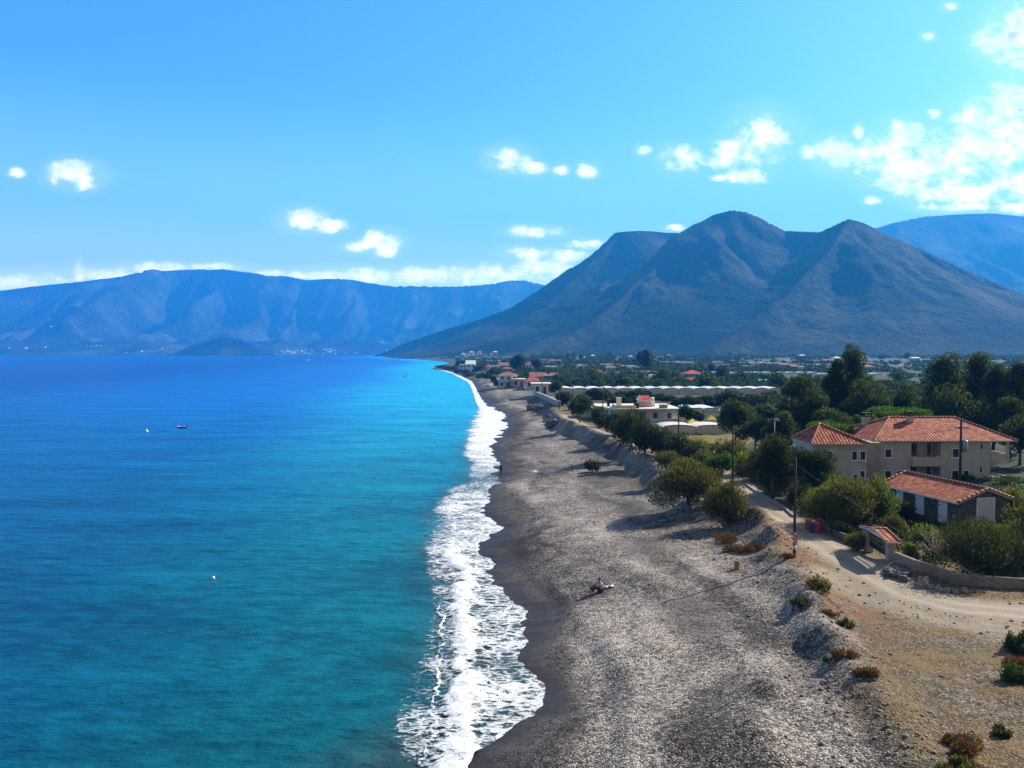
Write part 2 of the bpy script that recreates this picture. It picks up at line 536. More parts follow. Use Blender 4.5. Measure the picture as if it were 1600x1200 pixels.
for offm in (-0.75, 0.75):
    ln = []
    for i, p_ in enumerate(ROAD):
        a = np.array(ROAD[max(i - 1, 0)]); c = np.array(ROAD[min(i + 1, len(ROAD) - 1)]); d = (c - a) / np.linalg.norm(c - a)
        ln.append((p_[0] - d[1] * offm, p_[1] + d[0] * offm))
    RUTS.append(ln)
rut = np.zeros_like(x)
for ln in RUTS:
    rut = np.maximum(rut, np.exp(-((poly_dist(x, y, ln)[0] + 0.25 * fbm(x / 3, y / 3, 54, 2)) / 0.28) ** 2))
for tr in TRACKS:
    td = np.abs(poly_dist(x, y, [on_plane(a, b, 1.9)[:2] for a, b in tr])[0])
    tracks = np.maximum(tracks, np.exp(-(td / (0.14 + 0.0016 * y)) ** 2))


def add_col(me, name, r, g_, b, a):
    c = np.stack([r, g_, b, a], -1).astype(np.float32)
    at_ = me.color_attributes.new(name, 'FLOAT_COLOR', 'POINT')
    at_.data.foreach_set('color', c.ravel())


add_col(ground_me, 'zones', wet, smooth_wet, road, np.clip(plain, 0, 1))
add_col(ground_me, 'zones_dry', dirt, dry, dark, field)
add_col(ground_me, 'zones_track', tracks, bands, bands2, rut)
ground_mat, g = new_mat('ground_mat')
P = g.pos()
z1 = g.t.nodes.new('ShaderNodeAttribute'); z1.attribute_name = 'zones'
z2 = g.t.nodes.new('ShaderNodeAttribute'); z2.attribute_name = 'zones_dry'
z3 = g.t.nodes.new('ShaderNodeAttribute'); z3.attribute_name = 'zones_track'
s1 = g.t.nodes.new('ShaderNodeSeparateColor'); g.t.links.new(z1.outputs[0], s1.inputs[0])
s2 = g.t.nodes.new('ShaderNodeSeparateColor'); g.t.links.new(z2.outputs[0], s2.inputs[0])
wetA, smA, roadA, plainA = s1.outputs[0], s1.outputs[1], s1.outputs[2], z1.outputs[3]
dirtA, dryA, darkA, fieldA = s2.outputs[0], s2.outputs[1], s2.outputs[2], z2.outputs[3]
s3 = g.t.nodes.new('ShaderNodeSeparateColor'); g.t.links.new(z3.outputs[0], s3.inputs[0])
trackA, bandA, band2A = s3.outputs[0], s3.outputs[1], s3.outputs[2]
P2 = g.scale(P, (1, 1, 0))
vc = g.vor(P2, 11.0, 1)
vd = g.vor(P2, 11.0, 0)
sepc = g.t.nodes.new('ShaderNodeSeparateColor'); g.t.links.new(vc, sepc.inputs[0])
fine = g.noise(P2, 22.0, 3, 0.6)
big = g.noise(P2, 0.45, 5, 0.6)
mid = g.noise(P2, 2.6, 4, 0.65)
pv = g.m('ADD', g.m('MULTIPLY', sepc.outputs[0], 0.48), g.m('MULTIPLY', fine, 0.52))
pv = g.m('ADD', pv, g.m('ADD', g.m('MULTIPLY', g.m('SUBTRACT', bandA, 0.5), 0.4), g.m('MULTIPLY', g.m('SUBTRACT', band2A, 0.5), 0.4)))
pv = g.m('ADD', pv, g.m('MULTIPLY', g.m('SUBTRACT', big, 0.5), 0.5))
pv = g.m('ADD', pv, g.m('MULTIPLY', g.m('SUBTRACT', mid, 0.5), 0.45))
peb = g.ramp(pv, [(0.23, (0.016, 0.0135, 0.0115)), (0.40, (0.072, 0.062, 0.054)), (0.57, (0.205, 0.18, 0.158)), (0.82, (0.54, 0.485, 0.43))])
peb = g.mix(g.m('MULTIPLY', g.step(g.noise(P2, 1.3, 3), 0.5, 0.8), 0.35), peb, (0.30, 0.235, 0.19))
peb = g.mix(g.m('MULTIPLY', darkA, 0.72), peb, g.mix(0.25, (0.075, 0.068, 0.062), peb))
peb = g.mix(g.m('MULTIPLY', trackA, 0.8), peb, g.mix(g.step(mid, 0.42, 0.6), (0.05, 0.047, 0.045), (0.4, 0.38, 0.36)))
wetc = g.mix(1.0, peb, (0.42, 0.40, 0.39), 'MULTIPLY')
wetc = g.mix(0.25, wetc, (0.03, 0.027, 0.026))
peb = g.mix(1.0, peb, (1.0, 0.97, 0.91), 'MULTIPLY')
col = g.mix(wetA, peb, wetc)
smc = g.mix(g.noise(P2, 1.2, 4), (0.022, 0.018, 0.0155), (0.052, 0.044, 0.038))
col = g.mix(g.m('MULTIPLY', smA, 0.85), col, smc)
gv = g.m('ADD', g.m('MULTIPLY', sepc.outputs[1], 0.5), g.m('MULTIPLY', fine, 0.5))
dryc = g.ramp(g.m('ADD', gv, g.m('MULTIPLY', g.m('SUBTRACT', mid, 0.5), 0.7)), [(0.2, (0.02, 0.013, 0.006)), (0.45, (0.08, 0.057, 0.030)), (0.64, (0.17, 0.127, 0.077)), (0.9, (0.40, 0.325, 0.23))])
dryc = g.mix(g.m('MULTIPLY', g.step(g.noise(P2, 0.32, 4, 0.65), 0.46, 0.66), 0.85), dryc, g.mix(fine, (0.085, 0.062, 0.024), (0.26, 0.18, 0.08)))
dryc = g.mix(g.m('MULTIPLY', g.step(g.noise(P2, 0.21, 4, 0.6), 0.52, 0.7), 0.5), dryc, g.mix(fine, (0.10, 0.115, 0.035), (0.22, 0.2, 0.09)))
dryc = g.mix(1.0, dryc, (1.12, 1.0, 0.80), 'MULTIPLY')
col = g.mix(g.m('MULTIPLY', dryA, g.step(g.noise(P2, 0.16, 5, 0.7), 0.30, 0.52, 0.35, 0.92)), col, dryc)
dirtc = g.mix(g.m('ADD', g.m('MULTIPLY', mid, 0.7), g.m('MULTIPLY', sepc.outputs[2], 0.4)), (0.05, 0.022, 0.008), (0.36, 0.19, 0.075))
col = g.mix(g.m('MULTIPLY', dirtA, g.step(g.noise(P2, 0.8, 4, 0.6), 0.36, 0.56)), col, dirtc)
rdc = g.mix(g.m('ADD', g.m('MULTIPLY', mid, 0.6), g.m('MULTIPLY', fine, 0.4)), (0.19, 0.148, 0.10), (0.42, 0.345, 0.25))
rdc = g.mix(g.m('MULTIPLY', g.step(g.noise(P2, 0.7, 5, 0.7), 0.5, 0.68), 0.55), rdc, g.mix(fine, (0.08, 0.06, 0.04), (0.24, 0.19, 0.13)))
rdc = g.mix(g.m('MULTIPLY', z3.outputs[3], 0.65), rdc, (0.44, 0.37, 0.28))
col = g.mix(g.m('MULTIPLY', roadA, 0.9), col, rdc)
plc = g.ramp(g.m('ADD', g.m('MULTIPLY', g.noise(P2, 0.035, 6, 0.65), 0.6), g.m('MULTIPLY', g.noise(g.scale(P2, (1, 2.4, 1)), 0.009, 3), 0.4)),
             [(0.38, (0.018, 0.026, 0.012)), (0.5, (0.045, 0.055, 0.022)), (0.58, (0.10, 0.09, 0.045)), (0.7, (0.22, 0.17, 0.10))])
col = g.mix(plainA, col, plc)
col = g.mix(fieldA, col, g.mix(g.noise(P2, 1.1, 4, 0.6), (0.11, 0.10, 0.02), (0.26, 0.19, 0.055)))
hgt = g.m('ADD', g.m('MULTIPLY', vd, -0.7), g.m('MULTIPLY', mid, 0.9))
bmp = g.bump(hgt, g.m('MULTIPLY', g.m('SUBTRACT', 1.0, smA), g.m('SUBTRACT', 1.0, g.m('MULTIPLY', roadA, 0.6))), 0.10)
rough = g.m('SUBTRACT', 0.9, g.m('MULTIPLY', smA, 0.38))
g.out(g.pbr(col, rough, bmp, g.m('SUBTRACT', 0.22, g.m('MULTIPLY', smA, 0.12))))
ground_me.materials.append(ground_mat)
ground = tag(link('ground', ground_me), kind='structure')

# ------------------------------------------------------------------ sea
rows = np.concatenate([[-260, -120, -60, -25, -5, 8, 15], CAM_H * FPX / (np.concatenate([np.arange(1400, 600, -4.0), np.arange(600, 552.2, -0.5)]) - 551.0), [22000, 34000]])
rows = np.unique(rows)
uu = np.concatenate([np.linspace(-1, -0.45, 40)[:-1], np.linspace(-0.45, 0.12, 170)])
Yw = rows[:, None] * np.ones((1, len(uu)))
half = 60 + 1.9 * np.abs(rows)
Xw = uu[None, :] * half[:, None]
V = np.stack([Xw, Yw, np.zeros_like(Xw)], -1).reshape(-1, 3)
sea_me = mesh_from('sea', V, grid_faces(len(rows), len(uu)), smooth=True)
off = shore_x(V[:, 1]) - V[:, 0]
a_ = sea_me.attributes.new('offshore', 'FLOAT', 'POINT')
a_.data.foreach_set('value', off.astype(np.float32))
sea_mat, g = new_mat('sea_mat')
P = g.pos()
offA = g.attr('offshore', 2)
big = g.noise(g.scale(P, (1.0, 0.6, 1)), 0.02, 4, 0.55)
o2 = g.m('ADD', offA, g.m('MULTIPLY', g.m('SUBTRACT', big, 0.5), 34.0))
sepP = g.t.nodes.new('ShaderNodeSeparateXYZ'); g.t.links.new(P, sepP.inputs[0])
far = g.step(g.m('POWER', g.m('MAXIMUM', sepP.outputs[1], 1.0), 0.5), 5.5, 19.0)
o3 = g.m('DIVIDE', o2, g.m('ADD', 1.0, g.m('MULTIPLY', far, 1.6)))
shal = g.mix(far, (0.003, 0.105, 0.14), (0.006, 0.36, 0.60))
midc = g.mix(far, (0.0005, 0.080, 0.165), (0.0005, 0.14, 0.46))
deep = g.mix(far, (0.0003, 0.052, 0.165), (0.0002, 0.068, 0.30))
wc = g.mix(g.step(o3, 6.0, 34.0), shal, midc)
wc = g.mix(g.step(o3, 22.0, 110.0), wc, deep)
murk = g.mix(g.noise(P, 0.4, 4), (0.035, 0.062, 0.064), (0.018, 0.08, 0.09))
wc = g.mix(g.m('MULTIPLY', g.m('SUBTRACT', 1.0, g.step(g.m('ADD', offA, g.m('MULTIPLY', g.m('SUBTRACT', big, 0.5), 6.0)), 1.5, 8.5)), g.m('SUBTRACT', 1.0, g.m('MULTIPLY', far, 0.9))), wc, murk)
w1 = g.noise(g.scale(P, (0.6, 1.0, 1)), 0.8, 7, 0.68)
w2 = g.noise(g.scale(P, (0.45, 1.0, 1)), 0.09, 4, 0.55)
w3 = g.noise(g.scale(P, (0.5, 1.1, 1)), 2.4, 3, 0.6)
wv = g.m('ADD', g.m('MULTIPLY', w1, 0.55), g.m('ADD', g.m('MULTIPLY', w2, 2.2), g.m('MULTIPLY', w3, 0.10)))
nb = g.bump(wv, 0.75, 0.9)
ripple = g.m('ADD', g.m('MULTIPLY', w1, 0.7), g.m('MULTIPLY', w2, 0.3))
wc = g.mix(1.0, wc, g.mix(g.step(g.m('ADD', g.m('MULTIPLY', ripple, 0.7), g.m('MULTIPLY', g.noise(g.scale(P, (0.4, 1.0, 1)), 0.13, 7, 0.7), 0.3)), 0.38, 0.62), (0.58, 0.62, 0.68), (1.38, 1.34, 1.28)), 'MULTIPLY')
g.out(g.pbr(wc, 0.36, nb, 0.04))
sea_me.materials.append(sea_mat)
tag(link('sea', sea_me), kind='structure')

# ------------------------------------------------------------------ surf: white water along the beach
LEFT_PX = [(660, 1230), (655, 1195), (640, 1187), (628, 1150), (627, 1120), (640, 1087), (660, 1040), (668, 1020), (676, 990), (682, 960), (680, 915), (672, 895), (668, 870), (668, 845), (658, 827), (664, 805), (676, 785),
           (700, 765), (728, 750), (733, 725), (719, 707), (723, 685), (729, 666), (737, 650), (746, 637), (742, 625), (737, 608), (731, 597), (714, 588.5), (701, 582.5), (690, 579), (672, 577.4)]
CREST_PX = [(718, 1230), (716, 1195), (714, 1165), (716, 1130), (722, 1100), (728, 1075), (727, 1040), (726, 1010), (721, 975), (722, 945), (727, 915), (725, 895), (712, 870), (708, 850)]
LEFTW = np.array([on_plane(a, b, 0)[:2] for a, b in LEFT_PX])
CRESTW = [on_plane(a, b, 0)[:2] for a, b in CREST_PX]
LINE_PX = [(655, 1195), (660, 1180), (672, 1150), (674, 1105), (685, 1075), (689, 1030), (691, 980), (688, 950)]
LINEW = [on_plane(a, b, 0)[:2] for a, b in LINE_PX]
pys = np.concatenate([np.arange(1230, 640, -1.0), np.arange(640, 578, -0.35)])
ry = CAM_H * FPX / (pys - 551.0)
ry = np.unique(ry)
fx0 = np.interp(ry, LEFTW[:, 1], LEFTW[:, 0]) - 0.5
fx1 = shore_x(ry) + 0.12
NF = 130
t = np.linspace(0, 1, NF)
FX = fx0[:, None] + (fx1 - fx0)[:, None] * t[None, :]
FY = ry[:, None] * np.ones((1, NF))
cd, _ = poly_dist(FX, FY, CRESTW)
ld, _ = poly_dist(FX, FY, LINEW)
crest_on = 1 - sstep(68, 78, FY)
cw = np.exp(-((cd + 0.9 * fbm(FX / 1.4, FY / 1.4, 71, 4)) / 0.95) ** 2) * crest_on
lw = np.exp(-((ld + 0.5 * fbm(FX / 1.1, FY / 1.1, 72, 3)) / 0.10) ** 2) * (0.55 + 0.9 * vnoise(FX / 0.7, FY / 0.7, 75)) * (1 - sstep(56, 60, FY))
n = fbm(FX / 2.2, FY / 1.6, 73, 4)
T = t[None, :] * np.ones_like(FX)
den = np.interp(FY, [0, 34, 50, 60, 66, 75, 95, 112, 125, 140, 170, 240, 300, 800], [0.50, 0.50, 0.47, 0.45, 0.54, 0.57, 0.52, 0.30, 0.58, 0.72, 0.84, 0.88, 0.85, 0.85])
# across the strip : lace on the seaward side, sheet of foam towards the sand, bright rim at the front
prof = np.interp(T, [0, 0.05, 0.2, 0.45, 0.8, 0.95, 1.0], [0.10, 0.50, 0.78, 0.96, 0.98, 1.05, 1.2])
dens = den * prof + 0.30 * n
gapz = np.interp(FY, [0, 30, 63, 70, 900], [1, 1, 1, 0, 0])
trough = np.exp(-((cd + 0.0 - (-1.3)) / 0.5) ** 2)
dens = dens - 0.08 * gapz * ((cd * 1.0 < -0.5) | (cd > 0.5)) * (T < 0.45)
rim = np.exp(-((fx1[:, None] - FX) / 0.16) ** 2)
dens = np.maximum(dens, 0.85 * rim * (0.6 + n))
dens = np.maximum(dens, np.maximum(1.25 * cw * (0.85 + 0.5 * n), 0.8 * lw))
Tn = T + 0.22 * fbm(FX / 2.6, FY / 3.2, 91, 4) * sstep(60, 75, FY) + 0.05 * fbm(FX / 0.6, FY / 0.6, 92, 3)
dens = dens * sstep(0.02, 0.04 + 0.30 * sstep(60, 80, FY), Tn)
FZ = np.maximum(H(FX, FY, False), 0.0) + 0.02 + 0.26 * cw * (0.8 + 0.7 * n) + 0.05 * lw + 0.025 * (n + 1) * (dens > 0.2)
V = np.stack([FX, FY, FZ], -1).reshape(-1, 3)
surf_me = mesh_from('surf_foam', V, grid_faces(len(ry), NF), smooth=True)
a_ = surf_me.attributes.new('foam', 'FLOAT', 'POINT'); a_.data.foreach_set('value', dens.astype(np.float32).ravel())
foam_mat, g = new_mat('foam_mat')
P = g.scale(g.pos(), (1, 1, 0))
A = g.attr('foam', 2)
warp = g.n('ShaderNodeVectorMath', {0: P, 1: g.scale(g.noise(P, 1.2, 3, 0.6, 1), (0.9, 0.9, 0))}, operation='ADD')
ve = g.vor(g.scale(warp, (0.75, 1.25, 1)), 1.5, 0, 'DISTANCE_TO_EDGE')
ve2 = g.vor(g.scale(warp, (0.75, 1.3, 1)), 4.0, 0, 'DISTANCE_TO_EDGE')
nz = g.noise(g.scale(warp, (0.55, 1.5, 1)), 3.4, 5, 0.65)
lace = g.m('ADD', g.m('MULTIPLY', ve, 0.95), g.m('ADD', g.m('MULTIPLY', ve2, 0.8), g.m('MULTIPLY', g.m('SUBTRACT', nz, 0.5), 1.25)))
th = g.m('MULTIPLY', g.m('SUBTRACT', A, 0.20), 0.78)
al = g.step(g.m('SUBTRACT', th, lace), -0.22, 0.20)
fb = g.bump(g.m('ADD', nz, g.m('MULTIPLY', g.noise(P, 6, 4), 0.4)), 0.7, 0.12)
fcol = g.mix(g.step(nz, 0.3, 0.6), (0.50, 0.54, 0.56), (0.82, 0.83, 0.83))
g.out(g.pbr(fcol, 0.7, fb, 0.2, alpha=al))
surf_me.materials.append(foam_mat)
tag(link('surf_foam', surf_me), 'white lacy surf breaking along the whole pebble shore', kind='stuff')


# ------------------------------------------------------------------ mountains
def mountain(name, ridges, xr, yr, nx, ny, mat, rfac=2.2, gexp=1.6, gully=0.1, gsize=350.0, seed=0, rough=0.05, sink=12.0, gdir=0.15):
    xs = np.linspace(*xr, nx); ys = np.linspace(*yr, ny)
    X, Y = np.meshgrid(xs, ys)
    wx = X + 16 * fbm(X / 500, Y / 500, seed + 5, 4); wy = Y + 16 * fbm(X / 500, Y / 500, seed + 9, 4)
    acc = np.zeros_like(X); Q = np.zeros_like(X)
    for rg in ridges:
        fac = rfac
        if isinstance(rg, tuple):
            rg, fac = rg
        pts = [at(*p) for p in rg]
        h1 = np.zeros_like(X); q1 = np.zeros_like(X)
        for i in range(len(pts) - 1):
            a, b = pts[i], pts[i + 1]
            dx, dy = b[0] - a[0], b[1] - a[1]
            L2 = dx * dx + dy * dy + 1e-6
            tt = np.clip(((wx - a[0]) * dx + (wy - a[1]) * dy) / L2, 0, 1)
            zc = np.maximum(a[2] + tt * (b[2] - a[2]), 1.0)
            dist = np.hypot(wx - (a[0] + tt * dx), wy - (a[1] + tt * dy))
            q = np.clip(1 - dist / (zc * fac + 30), 0, 1) ** gexp
            hh = (zc + sink) * q
            q1 = np.where(hh > h1, q, q1); h1 = np.maximum(h1, hh)
        ks = 70.0
        bl = np.clip(0.5 + 0.5 * (acc - h1) / ks, 0, 1)
        Q = np.where(h1 > acc, q1, Q)
        mx = np.maximum(acc, h1)
        acc = mx + np.maximum(0, ks * 0.25 * (1 - np.abs(acc - h1) / ks)) ** 1.0 * np.clip(np.minimum(acc, h1) / 120 - 0.1, 0, 1) * np.clip((0.93 - Q) * 4, 0, 1) * np.clip(np.abs(1 - np.abs(acc - h1) / ks), 0, 1)
    Z = acc
    rel = Q
    gx = X / gsize + 0.6 * fbm(X / (gsize * 2), Y / (gsize * 2), seed + 3, 3)
    rg_ = np.abs(fbm(gx, Y / gsize * gdir + 3.1, seed + 13, 4)) ** 0.8
    Z = Z * (1 - gully * 4 * rel * (1 - rel) * (1 - rg_ * 2.2))
    Z = Z + rough * Z.max() * fbm(X / 140, Y / 140, seed + 23, 6, 0.55) * np.clip(rel * 6, 0, 1) * np.clip((1.02 - rel) * 3, 0.12, 1)
    Z = Z - sink
    me = mesh_from(name, np.stack([X, Y, Z], -1).reshape(-1, 3), grid_faces(ny, nx), [mat], smooth=True)
    return tag(link(name, me), kind='structure')


def slope_mat(name, a, b, c, sc):
    m, g = new_mat(name)
    P = g.pos()
    n = g.noise(P, 0.004 * sc, 6, 0.6)
    sp = g.noise(P, 0.045 * sc, 4, 0.7)
    v = g.m('ADD', g.m('MULTIPLY', n, 0.7), g.m('MULTIPLY', sp, 0.3))
    col = g.ramp(v, [(0.42, a), (0.5, b), (0.60, c)])
    bp = g.bump(sp, 0.8, 14.0 / sc)
    g.out(g.pbr(col, 0.95, bp, 0.05))
    return m


near_slope = slope_mat('scrub_slope_mat', (0.004, 0.006, 0.003), (0.015, 0.017, 0.007), (0.060, 0.054, 0.020), 1.0)
far_slope = slope_mat('far_slope_mat', (0.008, 0.013, 0.008), (0.026, 0.030, 0.016), (0.085, 0.095, 0.055), 0.6)

LR = [(-300, 470, 7600), (-120, 462, 7500), (0, 454, 7400), (60, 446, 7400), (120, 440, 7500), (190, 432, 7500), (250, 425, 7500), (300, 420, 7500), (350, 421, 7500), (390, 425, 7500),
      (412, 430, 7500), (440, 430, 7600), (480, 437, 7600), (530, 435, 7600), (560, 438, 7700), (620, 446, 7700), (700, 447, 7800), (750, 445, 7900), (800, 438, 8000), (820, 438, 8000), (860, 446, 8100), (960, 462, 8300), (1100, 470, 8600)]
mountain('far_mountains', [LR], (-6800, 3500), (4200, 8800), 520, 220, far_slope, rfac=3.3, gexp=1.5, gully=0.75, gsize=420, seed=3, rough=0.05, sink=25, gdir=0.10)
HILL = [(262, 556, 4650), (300, 540, 4650), (345, 526, 4700), (380, 531, 4700), (425, 553, 4700)]
mountain('islet_hill', [(HILL, 2.2)], (-2500, -1100), (4300, 5200), 120, 80, near_slope, rfac=2.2, gexp=1.2, gully=0.1, gsize=120, seed=31, rough=0.04, sink=8)
DR = [(1150, 420, 5200), (1300, 372, 5300), (1370, 355, 5400), (1400, 346, 5400), (1450, 337, 5500), (1500, 333, 5500), (1550, 333, 5500), (1600, 338, 5500), (1750, 360, 5500), (1900, 400, 5600)]
mountain('back_mountain', [DR], (800, 6500), (3200, 7800), 260, 200, far_slope, rfac=2.4, gexp=1.5, gully=0.12, gsize=500, seed=44, rough=0.03, sink=25)
A1 = [(584, 556.5, 3650), (612, 546, 3620), (650, 530, 3550), (700, 513, 3480), (750, 499, 3420), (800, 480, 3380), (850, 448, 3340), (880, 426, 3330), (905, 409, 3320), (935, 393, 3310), (950, 374, 3300),
      (962, 362, 3300), (1000, 360, 3300), (1060, 363, 3300), (1120, 372, 3300)]
B1 = [(1060, 378, 2900), (1080, 356, 2820), (1110, 336, 2760), (1140, 328, 2720), (1165, 331, 2700), (1190, 341, 2680), (1225, 360, 2640), (1245, 361, 2600), (1280, 362, 2520), (1300, 353, 2450), (1325, 342, 2400), (1350, 348, 2400),
      (1372, 360, 2400), (1400, 372, 2390), (1450, 395, 2360), (1500, 418, 2330), (1550, 440, 2300), (1600, 460, 2270), (1680, 500, 2200), (1760, 535, 2150)]
B2 = [(1085, 352, 2780), (1040, 405, 2580), (985, 450, 2350), (930, 500, 2100), (860, 545, 1850)]
B3 = [(1140, 330, 2700), (1120, 420, 2350), (1080, 500, 2000)]
C2 = [(1325, 345, 2390), (1290, 395, 2200), (1230, 455, 2000), (1160, 510, 1820), (1100, 547, 1650)]
C3 = [(1340, 352, 2380), (1400, 420, 2100), (1460, 480, 1900), (1530, 535, 1700)]
A2 = [(965, 366, 3280), (900, 430, 3050), (830, 500, 2800), (760, 545, 2600)]
mountain('mountain', [(A1, 1.9), (B1, 2.3), (B2, 1.5), (C2, 1.2), (A2, 1.5)], (-900, 3200), (1380, 4600), 520, 400, near_slope, rfac=2.3, gexp=1.65, gully=0.10, gsize=190, seed=71, rough=0.03, sink=4, gdir=0.35)

# ------------------------------------------------------------------ air
haze_mat, g = new_mat('haze_mat')
pv_ = g.n('ShaderNodeVolumePrincipled', {'Color': HAZE_COL, 'Density': HAZE_D, 'Anisotropy': 0.2, 'Absorption Color': (0, 0, 0)})
g.out(None, pv_)
mb = MB()
mb.box(-7000, -400, -40, 6700, 8900, 1060)
tag(mb.build('haze', haze_mat), 'pale blue haze over the bay and mountains', kind='stuff')
# ------------------------------------------------------------------ simple materials
def plain_mat(name, col, rough=0.8, var=0.12, sc=3.0, metal=0.0, bump=0.0, spec=0.3):
    m, g = new_mat(name)
    P = g.obj()
    n = g.noise(P, sc, 5, 0.62)
    d = tuple(c * (1 - var) for c in col); l = tuple(min(1, c * (1 + var)) for c in col)
    c = g.mix(g.step(n, 0.3, 0.7), d, l)
    nb = g.bump(n, bump, 0.05) if bump else None
    g.out(g.pbr(c, rough, nb, spec, metal))
    return m


def leaf_mat(name, c1, c2, c3, tr=0.35):
    m, g = new_mat(name)
    i = g.island()
    P = g.obj()
    n = g.noise(P, 0.9, 3, 0.6)
    v = g.m('ADD', g.m('MULTIPLY', i, 0.55), g.m('MULTIPLY', n, 0.45))
    c = g.ramp(v, [(0.15, c1), (0.5, c2), (0.85, c3)])
    d = g.n('ShaderNodeBsdfDiffuse', {'Color': c})
    t = g.n('ShaderNodeBsdfTranslucent', {'Color': g.mix(1.0, c, (1.1, 1.25, 0.7), 'MULTIPLY')})
    g.out(g.n('ShaderNodeMixShader', {0: tr, 1: d, 2: t}))
    return m


L_TAM = leaf_mat('tamarisk_leaf_mat', (0.040, 0.046, 0.014), (0.105, 0.102, 0.032), (0.26, 0.215, 0.070))
L_TAMD = leaf_mat('dark_tamarisk_leaf_mat', (0.022, 0.030, 0.013), (0.05, 0.058, 0.022), (0.115, 0.108, 0.045))
L_EUC = leaf_mat('eucalyptus_leaf_mat', (0.020, 0.031, 0.012), (0.055, 0.072, 0.026), (0.15, 0.155, 0.06), 0.4)
L_BROAD = leaf_mat('broadleaf_mat', (0.022, 0.040, 0.012), (0.052, 0.084, 0.022), (0.115, 0.15, 0.042))
L_PINE = leaf_mat('bright_pine_leaf_mat', (0.03, 0.065, 0.010), (0.075, 0.14, 0.018), (0.15, 0.24, 0.036))
L_VINE = leaf_mat('vine_leaf_mat', (0.05, 0.10, 0.012), (0.12, 0.22, 0.02), (0.24, 0.38, 0.05), 0.45)
L_YEL = leaf_mat('yellow_green_leaf_mat', (0.05, 0.065, 0.014), (0.13, 0.15, 0.035), (0.26, 0.27, 0.08), 0.4)
L_DRY = leaf_mat('dry_twig_mat', (0.07, 0.035, 0.015), (0.17, 0.085, 0.04), (0.34, 0.19, 0.10), 0.2)
L_ORCH = leaf_mat('orchard_leaf_mat', (0.018, 0.030, 0.010), (0.048, 0.068, 0.022), (0.125, 0.14, 0.055), 0.25)
L_BARE = plain_mat('bare_twig_mat', (0.42, 0.34, 0.25), 0.9)
BARK = plain_mat('bark_mat', (0.11, 0.085, 0.065), 0.95, 0.3, 4, bump=0.5)


def crown_arrays(rng, clumps, n, ln, wd, up=0.3, outw=0.8, rnd=0.7):
    C = np.array(clumps, float)
    wgt = (C[:, 3] * C[:, 4] * C[:, 5]) ** 0.6
    k = rng.choice(len(C), n, p=wgt / wgt.sum())
    d = rng.normal(size=(n, 3)); d /= np.linalg.norm(d, axis=1)[:, None]
    r = 1 - 0.62 * rng.random(n) ** 1.6
    p = C[k, :3] + d * C[k, 3:6] * r[:, None]
    a = outw * d + np.array([0, 0, up]) + rnd * rng.normal(size=(n, 3)) * 0.6
    a /= np.linalg.norm(a, axis=1)[:, None] + 1e-9
    b = np.cross(a, rng.normal(size=(n, 3))); b /= np.linalg.norm(b, axis=1)[:, None] + 1e-9
    s = (0.6 + 0.8 * rng.random(n))[:, None]
    a = a * ln * 0.5 * s; b = b * wd * 0.5 * s
    V = np.stack([p - a, p + b, p + a, p - b], 1).reshape(-1, 3)
    return V


def crown_mesh(name, rng, clumps, n, ln, wd, mat, **kw):
    V = crown_arrays(rng, clumps, n, ln, wd, **kw)
    return mesh_from(name, V, np.arange(len(V)).reshape(-1, 4), [mat])


def dome_clumps(rng, w, h, dp, k, lo=0.0, size=0.38):
    out = []
    for i in range(k):
        a = rng.random() * 2 * math.pi; r = math.sqrt(rng.random()) * 0.72
        top = math.sqrt(max(0.0, 1 - r * r))
        z = h * (lo + (0.92 * top - lo) * (0.25 + 0.75 * rng.random()))
        s = size * (0.65 + 0.7 * rng.random())
        out.append((math.cos(a) * r * w * 0.5, math.sin(a) * r * dp * 0.5, z, w * s * 0.62, dp * s * 0.62, h * s * 0.62))
    return out


def tall_clumps(rng, w, h, dp, k, lo=0.3):
    out = []
    for i in range(k):
        t = (i + rng.random()) / k
        z = h * (lo + (0.95 - lo) * t)
        prof = math.sin(math.pi * min(1, 0.22 + 0.72 * t)) ** 0.8
        a = rng.random() * 2 * math.pi; r = math.sqrt(rng.random()) * 0.8 * prof
        s = (0.14 + 0.12 * rng.random())
        out.append((math.cos(a) * r * w * 0.5, math.sin(a) * r * dp * 0.5, z, w * s * 1.25, dp * s * 1.25, h * s * 0.55))
    return out


def trunk_mb(rng, clumps, h, r0, nb=6, zfork=0.3):
    mb = MB()
    lean = rng.normal(size=2) * 0.03 * h
    fork = (lean[0], lean[1], h * zfork)
    mb.tube([(0, 0, -0.3), (lean[0] * 0.4, lean[1] * 0.4, h * zfork * 0.5), fork], [r0, r0 * 0.8, r0 * 0.65], 7)
    idx = rng.choice(len(clumps), min(nb, len(clumps)), replace=False)
    for i in idx:
        c = clumps[i]
        mid = [(fork[j] + c[j]) / 2 + rng.normal() * 0.04 * h for j in range(3)]
        mb.tube([fork, mid, c[:3]], [r0 * 0.55, r0 * 0.36, r0 * 0.12], 5)
    return mb


